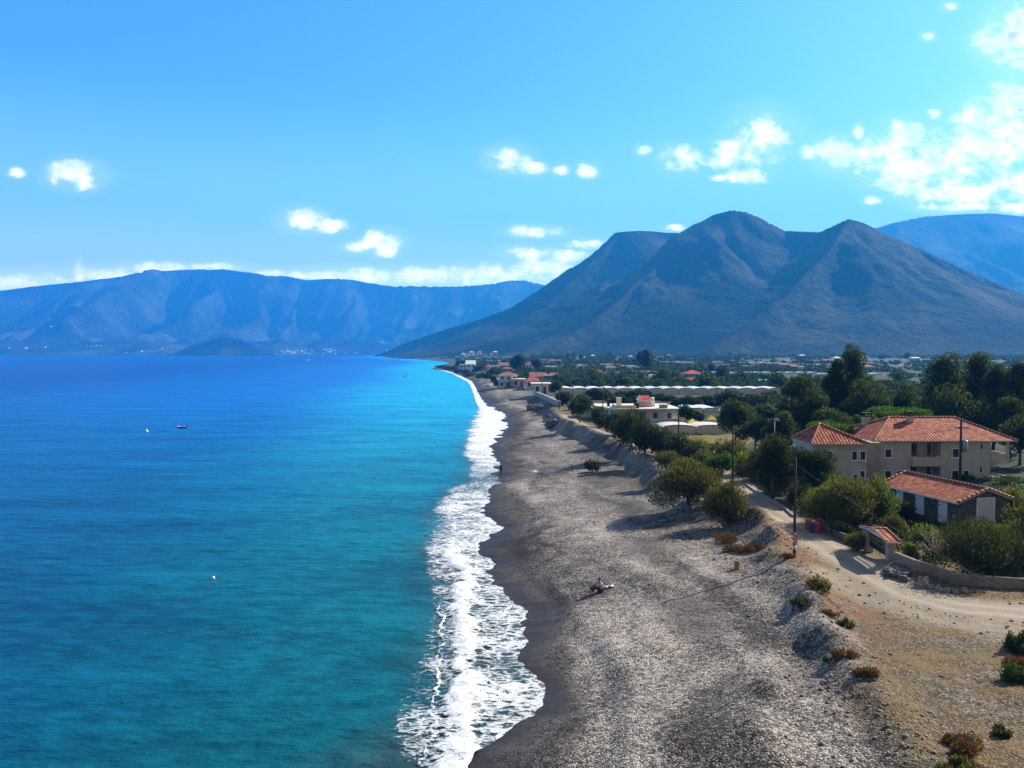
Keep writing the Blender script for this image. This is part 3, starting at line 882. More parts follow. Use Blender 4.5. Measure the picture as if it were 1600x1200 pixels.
def tree(name, label, cat, base, w, h, kind, seed, group=None, npx=None, dens=1.0, mat=None, foliage='crown'):
    """base = ground point, w/h in metres"""
    rng = np.random.default_rng(seed)
    mpp = base[1] / FPX
    area = (w / mpp) * (h / mpp)
    n = int(np.clip(area * 1.5 * dens, 250, 15000))
    t = thing(name, label, cat, base, 0, group)
    if kind == 'tamarisk':
        cl = dome_clumps(rng, w, h, w * 0.9, 22); m = L_TAM; ln, wd = 5.2 * mpp, 1.3 * mpp; kw = dict(up=0.9, outw=0.7, rnd=0.6); tr = (0.05 * h, 0.12)
    elif kind == 'scrub':
        cl = []
        for q in range(11):
            a_ = rng.random() * 6.28; r_ = rng.random() ** 0.6
            s_ = 0.10 + 0.16 * rng.random()
            cl.append((math.cos(a_) * r_ * w * 0.5, math.sin(a_) * r_ * w * 0.4, h * (0.12 + 0.5 * rng.random() * (1 - 0.6 * r_)), w * s_, w * s_, h * (0.2 + 0.3 * rng.random())))
        n = int(n * 0.8); m = L_DRY; ln, wd = 6.5 * mpp, 0.9 * mpp; kw = dict(up=1.0, outw=0.7, rnd=0.9); tr = (0.03 * h, 0.08)
    elif kind == 'tall':
        cl = tall_clumps(rng, w, h, w * 0.9, 20); m = L_EUC; ln, wd = 3.6 * mpp, 1.7 * mpp; kw = dict(up=-0.2, outw=0.5, rnd=1.0); tr = (0.022 * h, 0.3)
    elif kind == 'pine':
        cl = [(*c[:2], h * (0.72 + 0.2 * rng.random()), c[3] * 0.9, c[4] * 0.9, h * 0.10) for c in dome_clumps(rng, w, h, w * 0.9, 18)]; m = L_PINE; ln, wd = 3.2 * mpp, 1.6 * mpp; kw = dict(up=0.6, outw=0.5, rnd=0.8); tr = (0.03 * h, 0.6)
    else:
        cl = dome_clumps(rng, w, h, w * 0.9, 18, lo=0.3, size=0.32); m = L_BROAD; ln, wd = 3.4 * mpp, 2.0 * mpp; kw = dict(up=0.2, outw=0.5, rnd=1.0); tr = (0.03 * h, 0.28)
    ln = max(ln, 0.16); wd = max(wd, 0.05)
    link(foliage, crown_mesh(foliage, rng, cl, n, ln, wd, mat or m, **kw), t)
    trunk_mb(rng, cl, h, max(0.05, tr[0]), 7, tr[1]).build('trunk', BARK, t)
    return t


def plant_px(name, label, cat, px, py, wpx, hpx, kind, seed, group=None, Y=None, dens=1.0, mat=None, foliage='foliage'):
    b = gp(px, py) if Y is None else np.array([at(px, 700, Y)[0], Y, 0])
    if Y is not None:
        b[2] = gz(b[0], b[1])
        hpx = (at(px, py, Y)[2] - b[2]) / Y * FPX      # py is the top of the crown
    mpp = b[1] / FPX
    return tree(name, label, cat, b, wpx * mpp, hpx * mpp, kind, seed, group, None, dens, mat, foliage)


# ---- shrubs at the back of the beach
plant_px('tamarisk_shrub', 'largest rounded yellow-green tamarisk shrub on the edge of the pebble beach', 'shrub', 1076, 788, 104, 76, 'tamarisk', 1, dens=1.2)
plant_px('tamarisk_shrub', 'tall narrow olive tamarisk shrub beside the dirt track, seaward of its bend', 'shrub', 1135, 822, 66, 70, 'tamarisk', 2, dens=1.2)
plant_px('tamarisk_shrub', 'small grey-green tamarisk shrub between the big shrub and the hedge', 'shrub', 1043, 742, 44, 40, 'tamarisk', 3)
plant_px('beach_bush', 'lone round dark bush standing out on the open pebble beach', 'bush', 925, 737, 25, 19, 'tamarisk', 4, mat=L_TAMD)
for i, (a, b, w_, h_, lb) in enumerate([
        (940, 668, 34, 32, 'first dark hedge bush at the far end, beside the broad tree'), (960, 682, 40, 36, 'low dark hedge bush in front of the flat roofed house'),
        (986, 698, 56, 54, 'tall dark hedge bush covering the middle of the flat roofed house'), (1008, 708, 46, 52, 'dark hedge bush with a yellowish top below the white balcony'),
        (1031, 714, 50, 48, 'dark round hedge bush just left of the slim pole'), (1058, 719, 44, 40, 'dark spreading hedge bush at the foot of the slim pole'),
        (1084, 722, 34, 32, 'last low hedge bush at the near end, beside the yellow field')]):
    plant_px('hedge_bush', lb, 'bush', a, b, w_, h_, 'tamarisk', 20 + i, 'dark hedge bushes along the beach track', mat=L_TAMD)
plant_px('broad_tree', 'broad dark tree with drooping left side at the end of the gravel bank', 'tree', 906, 661, 48, 42, 'broad', 31, mat=L_BROAD, foliage='crown')
plant_px('vine_bush', 'bright green leafy bush behind the big tamarisk shrub', 'bush', 1127, 748, 48, 48, 'broad', 32, mat=L_PINE)
plant_px('garden_shrub', 'pale olive shrub on the edge of the yellow field', 'bush', 1152, 722, 60, 34, 'tamarisk', 33)
# ---- garden by the road
plant_px('pine_tree', 'dark pine with rising branches left of the big tiled house', 'tree', 1258, 778, 92, 78, 'broad', 41, mat=leaf_mat('dark_pine_leaf_mat', (0.018, 0.03, 0.010), (0.042, 0.06, 0.018), (0.10, 0.12, 0.036)), foliage='crown', dens=1.1)
plant_px('roadside_tree', 'loose leafy tree at the bend of the dirt track, behind the tall poster pole', 'tree', 1208, 778, 78, 98, 'broad', 42, mat=L_TAMD, foliage='crown')
plant_px('roadside_sapling', 'young pale leafy sapling at the kerb of the shaded track', 'tree', 1196, 772, 26, 46, 'broad', 43, mat=L_YEL, foliage='crown')
plant_px('garden_tamarisk', 'wide olive tamarisk in the garden behind the wheelie bins', 'shrub', 1310, 822, 112, 80, 'tamarisk', 44, dens=1.3)
plant_px('garden_tamarisk', 'yellowish tamarisk in the garden against the small stone house', 'shrub', 1372, 815, 62, 66, 'tamarisk', 45, dens=1.2, mat=L_YEL)
plant_px('gate_bush', 'small grey-green bush beside the left pillar of the tiled gate', 'bush', 1338, 860, 34, 30, 'tamarisk', 46)
plant_px('garden_shrub', 'small pale shrub just inside the low wall, right of the gate', 'bush', 1424, 872, 26, 24, 'tamarisk', 47, mat=L_YEL)
plant_px('garden_tamarisk', 'huge dark olive tamarisk filling the garden corner below the roller door', 'shrub', 1545, 898, 150, 90, 'tamarisk', 48, dens=1.1, mat=L_TAMD)
plant_px('garden_tamarisk', 'olive tamarisk behind the corner wall at the edge of the picture', 'shrub', 1640, 880, 130, 100, 'tamarisk', 49, mat=L_TAM)
plant_px('garden_shrub', 'bright yellow-green bush on the far side of the small stone house', 'bush', 1597, 822, 70, 62, 'tamarisk', 50, mat=L_YEL)
plant_px('garden_shrub', 'pale yellow-green bush growing in front of the roller door', 'bush', 1552, 842, 60, 26, 'tamarisk', 51, mat=L_YEL)
plant_px('house_bush', 'dark bush at the foot of the transformer pole', 'bush', 1512, 742, 34, 36, 'broad', 52, Y=88.0, mat=L_EUC)
plant_px('house_bush', 'dark bushy mass below the corner balcony of the big house', 'bush', 1572, 744, 64, 36, 'broad', 53, Y=86.0, mat=L_EUC)
# ---- dry plants on the bank
for i, (nm, lb, a, b, w_, h_, m_) in enumerate([
        ('dry_shrub', 'reddish brown dry shrub on the gravel below the narrow tamarisk', 1136, 848, 46, 22, L_DRY), ('dry_shrub', 'orange brown dry shrub, nearer the yellow bin', 1150, 862, 36, 18, L_DRY),
        ('dry_shrub', 'low orange dry brush trailing right over the gravel mound', 1186, 858, 44, 14, L_DRY), ('dry_shrub', 'rusty dry tuft at the foot of the poster pole', 1231, 873, 24, 12, L_DRY),
        ('bank_bush', 'spiky green plant leaning out at the top of the bank', 1277, 924, 32, 34, L_TAM), ('bank_bush', 'thin dark twiggy plant on the gravel crest below the spiky plant', 1249, 946, 22, 26, L_EUC),
        ('bank_bush', 'small dark green bush half way along the dirt bank', 1320, 980, 24, 20, L_TAMD), ('bank_bush', 'round dark green tuft on the gravel edge of the bank', 1293, 1034, 15, 13, L_BROAD),
        ('dry_shrub', 'brown dry brush in the hollow of the orange bank', 1322, 1026, 40, 18, L_DRY), ('dry_shrub', 'brown dry tuft at the lower end of the orange bank', 1352, 1054, 34, 18, L_DRY),
        ('dry_shrub', 'thin brown tuft at the upper end of the orange bank', 1296, 962, 28, 12, L_DRY),
        ('bank_bush', 'dark green bush at the right edge of the dry lot, below the road', 1596, 1020, 52, 46, L_TAMD), ('dry_shrub', 'orange brown brush between dark bushes at the right edge', 1592, 1040, 40, 22, L_DRY),
        ('bank_bush', 'lower dark green bush at the right edge of the dry lot', 1600, 1064, 56, 40, L_BROAD), ('dry_shrub', 'wide flat brown brush patch near the bottom right corner', 1492, 1168, 70, 34, L_DRY),
        ('bank_bush', 'low green weeds at the bottom edge below the brown brush', 1500, 1206, 70, 26, L_TAM), ('bank_bush', 'small dark bush on pale gravel near the bottom right corner', 1564, 1148, 32, 22, L_TAMD)]):
    plant_px(nm, lb, 'bush' if nm == 'bank_bush' else 'dry shrub', a, b, w_ * 1.0, h_ * 0.85, 'scrub', 70 + i, mat=m_, dens=1.0)

for i, (a, b, w_, h_) in enumerate([(1098, 738, 40, 34), (1112, 752, 36, 30), (1160, 742, 44, 36), (1182, 750, 46, 44), (1228, 770, 46, 50), (1250, 790, 40, 40), (1286, 800, 56, 44), (1340, 806, 60, 50),
                                     (1396, 836, 44, 30), (1408, 812, 40, 34), (1450, 850, 50, 30), (1486, 868, 54, 34), (1606, 862, 60, 56), (1316, 838, 40, 26), (1090, 712, 40, 26), (1200, 728, 50, 40), (1128, 716, 40, 28)]):
    plant_px('garden_shrub', 'loose grey-green shrub in the crowded garden strip between track and houses', 'shrub', a, b, w_, h_, 'tamarisk', 700 + i, 'loose shrubs of the garden strip', mat=[L_TAM, L_TAMD, L_YEL, L_TAM][i % 4], dens=0.8)

# bare shrub behind the wall
rng = np.random.default_rng(5)
b0 = gp(1459, 876)
t = thing('bare_shrub', 'leafless pale branching shrub behind the low garden wall', 'shrub', b0)
mb = MB()
mpp = b0[1] / FPX
for i in range(34):
    a = rng.random() * 6.283; sp = (0.25 + 0.75 * rng.random()) * 34 * mpp; zz = (28 + 24 * rng.random()) * mpp * (1.1 - 0.4 * sp / (34 * mpp))
    st = (rng.normal() * 0.05, rng.normal() * 0.05, 10 * mpp)
    e = (math.cos(a) * sp, math.sin(a) * sp, zz)
    mid = (e[0] * 0.4, e[1] * 0.4, zz * 0.62)
    mb.tube([st, mid, e], [0.028, 0.02, 0.008], 4)
    for q in range(3):
        f = 0.5 + 0.4 * rng.random()
        s0 = [mid[j] + (e[j] - mid[j]) * f for j in range(3)]
        mb.tube([s0, (s0[0] + rng.normal() * 0.25, s0[1] + rng.normal() * 0.25, s0[2] + 0.15 + rng.random() * 0.3)], [0.014, 0.005], 3)
mb.build('twigs', L_BARE, t)
mb = MB(); mb.tube([(0, 0, -0.2), (0, 0, 12 * mpp)], [0.06, 0.045], 6); mb.build('trunk', L_BARE, t)

# ---- tall trees behind the houses (py = top of crown)
for i, (nm, lb, a, top, w_, Y, k) in enumerate([
        ('eucalyptus_tree', 'dense dark eucalyptus, leftmost of the tall trees behind the pyramid roof', 1250, 588, 72, 112, 'tall'),
        ('eucalyptus_tree', 'tallest loose eucalyptus rising above the plain behind the big house', 1330, 545, 52, 122, 'tall'),
        ('eucalyptus_tree', 'dark slim eucalyptus left of the tallest one', 1304, 563, 44, 120, 'tall'),
        ('eucalyptus_tree', 'low wide dark tree below the tallest eucalyptus', 1352, 600, 92, 116, 'broad'),
        ('eucalyptus_tree', 'dark round tree right behind the ridge chimney of the big house', 1408, 602, 78, 118, 'broad'),
        ('eucalyptus_tree', 'dark tree with pointed top, first of the right hand grove', 1474, 558, 66, 114, 'tall'),
        ('eucalyptus_tree', 'dark double topped tree in the middle of the right hand grove', 1523, 558, 62, 116, 'tall'),
        ('eucalyptus_tree', 'dark tree third in the right hand grove, lower than its neighbours', 1551, 572, 46, 112, 'tall'),
        ('eucalyptus_tree', 'dark tall tree at the right end of the grove, cut by the picture edge', 1592, 566, 66, 110, 'tall'),
        ('eucalyptus_tree', 'wide dark tree closing the grove behind the hip end of the big roof', 1500, 606, 120, 108, 'broad'),
        ('eucalyptus_tree', 'dark leafy tree beyond the corner balcony of the big house', 1594, 642, 72, 98, 'broad'),
        ('grey_tree', 'greyish loose tree above the right hand corner of the big roof', 1580, 624, 60, 104, 'tall'),
        ('mulberry_tree', 'dark spreading tree beyond the yellow field', 1148, 622, 70, 124, 'broad'),
        ('mulberry_tree', 'dark low tree in the shade right of the yellow field', 1180, 650, 76, 112, 'broad'),
        ('mulberry_tree', 'dark tree filling the gap left of the pyramid roof', 1216, 640, 60, 106, 'broad'),
        ('mulberry_tree', 'dark low tree behind the tiled pyramid roof wing', 1290, 640, 90, 108, 'broad')]):
    plant_px(nm, lb, 'tree', a, top, w_, 0, k, 110 + i, None, Y=Y, mat=L_EUC, foliage='crown', dens=0.95)
for i, (lb, a, top, w_, Y) in enumerate([('bright green umbrella pine crown behind the tiled pyramid roof', 1288, 657, 74, 97), ('bright green umbrella pine crown behind the main roof ridge', 1400, 637, 96, 105),
                                         ('bright green pine crown left of the main roof ridge', 1352, 648, 44, 104)]):
    plant_px('umbrella_pine', lb, 'tree', a, top, w_, 0, 'pine', 140 + i, None, Y=Y, foliage='crown', dens=1.6)
# ------------------------------------------------------------------ building materials
def wall_mat(name, col, var=0.14, sc=1.4, stone=0.0):
    m, g = new_mat(name)
    P = g.obj()
    n = g.noise(P, sc, 6, 0.65)
    f = g.noise(P, sc * 9, 3, 0.6)
    st = g.noise(g.scale(P, (1.6, 1.6, 0.22)), 1.6, 4, 0.6)
    d = tuple(c * (1 - var * 1.6) for c in col); l = tuple(min(1, c * (1 + var)) for c in col)
    c = g.mix(g.step(g.m('ADD', g.m('MULTIPLY', n, 0.6), g.m('MULTIPLY', f, 0.4)), 0.3, 0.7), d, l)
    c = g.mix(g.m('MULTIPLY', g.step(st, 0.52, 0.75), 0.3), c, tuple(q * 0.55 for q in col))
    h = f
    if stone:
        vv = g.vor(P, stone, 1); sv = g.t.nodes.new('ShaderNodeSeparateColor'); g.t.links.new(vv, sv.inputs[0])
        c = g.mix(0.55, c, g.mix(sv.outputs[0], tuple(q * 0.45 for q in col), tuple(q * 1.7 for q in col)))
        h = g.vor(P, stone, 0, 'DISTANCE_TO_EDGE')
    g.out(g.pbr(c, 0.92, g.bump(h, 0.5, 0.04), 0.15))
    return m


def tile_mat(name, c1, c2, c3, pu=0.36, pv=0.44):
    m, g = new_mat(name)
    uv = g.n('ShaderNodeTexCoord', None, 2)
    s = g.t.nodes.new('ShaderNodeSeparateXYZ'); g.t.links.new(uv, s.inputs[0])
    U = g.m('DIVIDE', s.outputs[0], pu); Vv = g.m('DIVIDE', s.outputs[1], pv)
    cell = g.n('ShaderNodeCombineXYZ', {0: g.m('FLOOR', U), 1: g.m('FLOOR', Vv), 2: 0.0})
    wn = g.n('ShaderNodeTexWhiteNoise', {'Vector': cell}, 0, noise_dimensions='3D')
    big = g.noise(g.obj(), 0.7, 4, 0.6)
    c = g.ramp(g.m('ADD', g.m('MULTIPLY', wn, 0.7), g.m('MULTIPLY', big, 0.3)), [(0.15, c1), (0.5, c2), (0.85, c3)])
    hu = g.m('ABSOLUTE', g.m('SINE', g.m('MULTIPLY', U, math.pi)))
    hv = g.m('FRACT', Vv)
    h = g.m('ADD', hu, g.m('MULTIPLY', g.m('SUBTRACT', 1.0, hv), 0.5))
    c = g.mix(g.m('MULTIPLY', g.m('ADD', g.m('LESS_THAN', hu, 0.36), g.m('MULTIPLY', g.m('LESS_THAN', hv, 0.16), 0.7)), 0.6), c, tuple(q * 0.35 for q in c1))
    g.out(g.pbr(c, 0.85, g.bump(h, 0.8, 0.06), 0.2))
    return m


TILE = tile_mat('roof_tile_mat', (0.23, 0.052, 0.022), (0.37, 0.098, 0.042), (0.50, 0.175, 0.08))
TILE_RED = tile_mat('red_tile_mat', (0.35, 0.05, 0.04), (0.48, 0.08, 0.06), (0.60, 0.14, 0.11), 0.5, 0.7)
TILE_OLD = tile_mat('old_tile_mat', (0.20, 0.075, 0.05), (0.32, 0.13, 0.085), (0.45, 0.22, 0.15), 0.5, 0.7)
RIDGE = plain_mat('ridge_tile_mat', (0.42, 0.16, 0.09), 0.85)
MORTAR = plain_mat('mortar_mat', (0.72, 0.64, 0.54), 0.9)
BEIGE = wall_mat('beige_render_mat', (0.58, 0.51, 0.42))
BEIGE_D = wall_mat('dark_beige_painted_shade_mat', (0.36, 0.29, 0.23))  # darker beige: own tone on barns and chimneys, painted shade on the link wall
STONE = wall_mat('grey_stone_mat', (0.125, 0.108, 0.092), 0.2, 1.5, 4.0)
CONC = wall_mat('concrete_mat', (0.36, 0.32, 0.28))
WHITE = wall_mat('white_render_mat', (0.74, 0.72, 0.70), 0.06)
CREAM = wall_mat('cream_render_mat', (0.66, 0.60, 0.50), 0.08)
PINK = wall_mat('pink_render_mat', (0.58, 0.40, 0.35), 0.08)
TRIM = plain_mat('white_trim_mat', (0.86, 0.85, 0.82), 0.6, 0.04)
SHUT = plain_mat('white_shutter_mat', (0.80, 0.82, 0.84), 0.5, 0.05, 8)
ROLL = plain_mat('roller_door_mat', (0.66, 0.64, 0.60), 0.6, 0.10, 5)
WOOD = plain_mat('brown_wood_mat', (0.10, 0.055, 0.035), 0.6, 0.2, 6)
GLASS = plain_mat('window_glass_mat', (0.02, 0.022, 0.026), 0.12, 0.1, spec=0.5)
POLE = plain_mat('pole_wood_mat', (0.055, 0.045, 0.038), 0.9, 0.3, 5)
METAL = plain_mat('grey_metal_mat', (0.32, 0.34, 0.36), 0.45, 0.08, metal=0.6)
BLACK = plain_mat('black_iron_mat', (0.02, 0.02, 0.022), 0.5, 0.1)
CABLE = plain_mat('cable_mat', (0.02, 0.02, 0.02), 0.7)
YEL = plain_mat('yellow_tarp_mat', (0.75, 0.52, 0.03), 0.6, 0.12, 2)
ROOFW = wall_mat('flat_roof_mat', (0.72, 0.66, 0.56), 0.08)
PLASTIC = plain_mat('greenhouse_plastic_mat', (0.80, 0.79, 0.76), 0.45, 0.07, 0.3)
CREAMP = plain_mat('cream_plastic_mat', (0.72, 0.64, 0.50), 0.5, 0.10, 0.6)
WINDARK = plain_mat('dark_opening_mat', (0.035, 0.03, 0.028), 0.5, 0.2)


def tile_uv(me):
    uv = me.uv_layers.new(name='UVMap')
    for p in me.polygons:
        nrm = p.normal
        e = Vector((-nrm.y, nrm.x, 0))
        e = e.normalized() if e.length > 1e-4 else Vector((1, 0, 0))
        up = nrm.cross(e)
        for li in p.loop_indices:
            co = me.vertices[me.loops[li].vertex_index].co
            uv.data[li].uv = (co.dot(e), co.dot(up))


def roof_obj(name, polys, mat, parent, th=0.12, under=None):
    """sloping faces with thickness"""
    mb = MB()
    for p in polys:
        mb.cur = 0
        mb.poly(p)
    mb.cur = 1
    for p in polys:
        mb.poly([(q[0], q[1], q[2] - th) for q in p][::-1])
    edges = {}
    for p in polys:
        for i in range(len(p)):
            a, b = tuple(round(v, 3) for v in p[i]), tuple(round(v, 3) for v in p[(i + 1) % len(p)])
            k = tuple(sorted((a, b)))
            edges.setdefault(k, []).append((p[i], p[(i + 1) % len(p)]))
    for k, v in edges.items():
        if len(v) == 1:
            a, b = v[0]
            mb.poly([(a[0], a[1], a[2] - th), (b[0], b[1], b[2] - th), b, a])
    o = mb.build(name, [mat, under or TRIM], parent)
    tile_uv(o.data)
    return o


def ridge_caps(lines, parent, r=0.11, step=0.42):
    mb = MB()
    for a, b in lines:
        a, b = Vector(a), Vector(b)
        L = (b - a).length
        k = max(2, int(L / step))
        for i in range(k):
            p, q = a.lerp(b, i / k), a.lerp(b, (i + 0.72) / k)
            s = a.lerp(b, (i + 1) / k)
            mb.cur = 0; mb.tube([p, q], [r * 1.05, r * 0.95], 6)
            mb.cur = 1; mb.tube([q, s], [r * 0.85, r * 0.85], 6)
    return mb.build('ridge_tiles', [RIDGE, MORTAR], parent)


def holed_wall(mb, x0, x1, z0, z1, holes, y=0.0, rev=0.16):
    """front face (towards -y) with rectangular holes (hx0,hz0,hx1,hz1[,depth])"""
    xs = sorted({x0, x1, *[h[0] for h in holes], *[h[2] for h in holes]})
    zs = sorted({z0, z1, *[h[1] for h in holes], *[h[3] for h in holes]})
    for i in range(len(xs) - 1):
        for j in range(len(zs) - 1):
            cx, cz = (xs[i] + xs[i + 1]) / 2, (zs[j] + zs[j + 1]) / 2
            if any(h[0] < cx < h[2] and h[1] < cz < h[3] for h in holes):
                continue
            mb.poly([(xs[i], y, zs[j]), (xs[i + 1], y, zs[j]), (xs[i + 1], y, zs[j + 1]), (xs[i], y, zs[j + 1])])
    for h in holes:
        d = h[4] if len(h) > 4 else rev
        a, b, c, e = h[:4]
        mb.poly([(a, y, b), (a, y + d, b), (c, y + d, b), (c, y, b)])
        mb.poly([(a, y, e), (c, y, e), (c, y + d, e), (a, y + d, e)])
        mb.poly([(a, y, b), (a, y, e), (a, y + d, e), (a, y + d, b)])
        mb.poly([(c, y, b), (c, y + d, b), (c, y + d, e), (c, y, e)])
        mb.poly([(a, y + d, b), (c, y + d, b), (c, y + d, e), (a, y + d, e)])


def window_part(parent, x0, z0, x1, z1, y=0.0, trim=0.09, name='window', shut=False):
    """frame proud of the wall with pane and cross bar"""
    mb = MB()
    t = trim
    mb.box(x0 - t, y - 0.05, z0 - t, x0, y + 0.10, z1 + t); mb.box(x1, y - 0.05, z0 - t, x1 + t, y + 0.10, z1 + t)
    mb.box(x0, y - 0.05, z1, x1, y + 0.10, z1 + t); mb.box(x0, y - 0.05, z0 - t, x1, y + 0.10, z0)
    o = mb.build(name, TRIM, parent)
    p = MB(); p.box(x0 + 0.003, y + 0.09, z0 + 0.003, x1 - 0.003, y + 0.13, z1 - 0.003); p.build('pane', GLASS, o)
    f = MB()
    cx = (x0 + x1) / 2
    f.box(cx - 0.03, y + 0.05, z0 + 0.004, cx + 0.03, y + 0.085, z1 - 0.004)
    f.box(x0 + 0.004, y + 0.05, z0 + 0.004, x0 + 0.05, y + 0.085, z1 - 0.004); f.box(x1 - 0.05, y + 0.05, z0 + 0.004, x1 - 0.004, y + 0.085, z1 - 0.004)
    f.build('sash', WOOD, o)
    s = MB(); s.box(x0 - t - 0.05, y - 0.10, z0 - t - 0.05, x1 + t + 0.05, y - 0.003, z0 - t - 0.003); s.build('sill', TRIM, o)
    return o


# ------------------------------------------------------------------ the big two storey house
YF = 89.7
hx0 = at(1366, 700, YF)[0]; hx1 = at(1548, 700, YF)[0]
HB = gz(46, 90)
hz = lambda py: at(1400, py, YF)[2] - HB
hxx = lambda px: at(px, 700, YF)[0] - hx0
house = thing('tiled_house', 'large beige two storey house with red tiled hip roofs and dark loggias', 'house', (hx0, YF, HB))
WID, DEP = hx1 - hx0, 10.2
EAV = hz(688)
wins = [(1383.5, 702, 1392.5, 714.5), (1383.5, 736, 1392.5, 750), (1402, 736, 1410.5, 750), (1488.5, 701.5, 1498, 714.5), (1488.5, 735.5, 1498, 751), (1506.5, 735.5, 1514.5, 751), (1532, 693.5, 1535.5, 702), (1531.5, 729.5, 1535, 738.5)]
wr = [(hxx(a), hz(d), hxx(c), hz(b)) for a, b, c, d in wins]
log1 = (hxx(1424), hz(714), hxx(1470), hz(690.5), 1.5)
log2 = (hxx(1423), hz(751), hxx(1470), hz(726.5), 1.5)
mb = MB()
holed_wall(mb, 0, WID, -1.0, EAV, wr + [log1, log2])
mb.poly([(0, 0, -1), (0, 0, EAV), (0, DEP, EAV), (0, DEP, -1)])
mb.poly([(WID, 0, -1), (WID, DEP, -1), (WID, DEP, EAV), (WID, 0, EAV)])
mb.poly([(0, DEP, -1), (0, DEP, EAV), (WID, DEP, EAV), (WID, DEP, -1)])
mb.build('wall', BEIGE, house)
for w_ in wr:
    window_part(house, *w_, trim=0.10 if w_[2] - w_[0] > 0.4 else 0.03)
for lg in (log1, log2):   # doors and opening at the back of each loggia
    for fa, fb in ((0.22, 0.40), (0.78, 0.88)):
        d = MB(); a = lg[0] + (lg[2] - lg[0]) * fa; b = lg[0] + (lg[2] - lg[0]) * fb
        d.box(a, 1.42, lg[1] + 0.02, b, 1.49, lg[3] - 0.35); o = d.build('loggia_door', WOOD, house)
        p = MB(); p.box(a + 0.12, 1.40, lg[1] + 0.5, b - 0.12, 1.417, lg[3] - 0.5); p.build('pane', GLASS, o)
# parapet of the upper loggia : a step down on its left part, standing proud of the wall
mb = MB(); mb.box(hxx(1423.5), -0.45, hz(728), hxx(1470.5), -0.30, hz(714)); mb.box(hxx(1460), -0.45, hz(714) + 0.003, hxx(1470.5), -0.30, hz(711))
mb.box(hxx(1423.5), -0.297, hz(728), hxx(1470.5), -0.003, hz(726.8)); mb.box(hxx(1423.5), -0.297, hz(726.7), hxx(1423.5) + 0.14, -0.003, hz(714)); mb.box(hxx(1470.5) - 0.14, -0.297, hz(726.7), hxx(1470.5), -0.003, hz(714))
mb.build('loggia_parapet', BEIGE, house)
# balconies on the right hand corner
bx0, bx1 = hxx(1549), hxx(1577)
for zt, zb, lab in ((hz(711), hz(724), 0), (hz(746), hz(756), 1)):
    mb = MB()
    mb.box(WID + 0.003, -0.1, zb, bx1, 4.5, zb + 0.16)
    mb.box(WID + 0.003, -0.1, zb + 0.163, bx1, 0.04, zt + 0.12); mb.box(bx1 - 0.14, 0.043, zb + 0.163, bx1, 4.5, zt + 0.12)
    mb.build('balcony', BEIGE, house)
for zt, zb in ((hz(694), hz(711)), (hz(727), hz(744))):
    d = MB(); d.box(WID + 0.005, 0.5, zb - 0.4, WID + 0.07, 1.7, zt); d.build('balcony_door', WOOD, house)
mb = MB(); mb.box(bx1 - 0.3, -0.08, hz(711) + 0.13, bx1 - 0.02, 0.18, EAV - 0.02); mb.build('balcony_post', BEIGE, house)
# main hip roof
o_ = 0.45
ex0, ex1 = hxx(1363), hxx(1587)
ey0, ey1 = -o_, DEP + o_
rz = at(1400, 652, YF + DEP / 2)[2] - HB
ym = DEP / 2
rx0 = at(1390, 652, YF + ym)[0] - hx0; rx1 = at(1492, 652, YF + ym)[0] - hx0
A, B, C, Dd = (ex0, ey0, EAV), (ex1, ey0, EAV), (ex1, ey1, EAV), (ex0, ey1, EAV)
E, F = (rx0, ym, rz), (rx1, ym, rz)
ro = roof_obj('roof', [[A, B, F, E], [B, C, F], [C, Dd, E, F], [Dd, A, E]], TILE, house, under=BEIGE)
up_ = lambda p: (p[0], p[1], p[2] + 0.05)
ridge_caps([(up_(E), up_(F)), (up_(A), up_(E)), (up_(B), up_(F)), (up_(C), up_(F)), (up_(Dd), up_(E))], ro)


def chimney(parent, x, y, z0, z1, w=0.32):
    mb = MB(); mb.box(x - w, y - w, z0, x + w, y + w, z1); o = mb.build('chimney', BEIGE, parent)
    c = MB(); c.box(x - w - 0.06, y - w - 0.06, z1 + 0.003, x + w + 0.06, y + w + 0.06, z1 + 0.10)
    for sx in (-1, 1):
        for sy in (-1, 1):
            c.box(x + sx * w - 0.07, y + sy * w - 0.07, z1 + 0.103, x + sx * w + 0.07, y + sy * w + 0.07, z1 + 0.4)
    c.box(x - w - 0.1, y - w - 0.1, z1 + 0.403, x + w + 0.1, y + w + 0.1, z1 + 0.52)
    c.build('chimney_cap', TILE_OLD, o)


cxm = hxx(1449)
chimney(ro, cxm, ym - 1.0, EAV + 1.0, rz + 0.25)
chimney(ro, 2.3, ym + 2.2, EAV + 0.7, rz - 0.1, 0.4)
# left wing with pyramid roof, stepping forward
YW = 86.5
wx = lambda px: at(px, 700, YW)[0] - hx0
wz = lambda py: at(1300, py, YW)[2] - HB
yw0 = YW - YF
wA, wB = wx(1270), wx(1354.5)
wE = wz(693)
wd = 5.6
wins = [(1331.5, 705.5, 1339, 718.5), (1349.5, 705.5, 1357.5 - 4, 718.5), (1333, 742, 1340.5, 755), (1292, 705.5, 1300, 718.5)]
wins = [(1331.5, 705.5, 1339, 718.5), (1344.5, 705.5, 1352, 718.5), (1345, 736, 1351.5, 749), (1333, 742, 1340.5, 752), (1292, 705.5, 1300, 718.5)]
wr = [(wx(a), wz(d), wx(c), wz(b)) for a, b, c, d in wins]
mb = MB()
holed_wall(mb, wA, wB, -1.2, wE, wr, yw0)
mb.poly([(wA, yw0, -1.2), (wA, yw0, wE), (wA, yw0 + wd, wE), (wA, yw0 + wd, -1.2)])
mb.poly([(wB, yw0, -1.2), (wB, yw0 + wd, -1.2), (wB, yw0 + wd, wE), (wB, yw0, wE)])
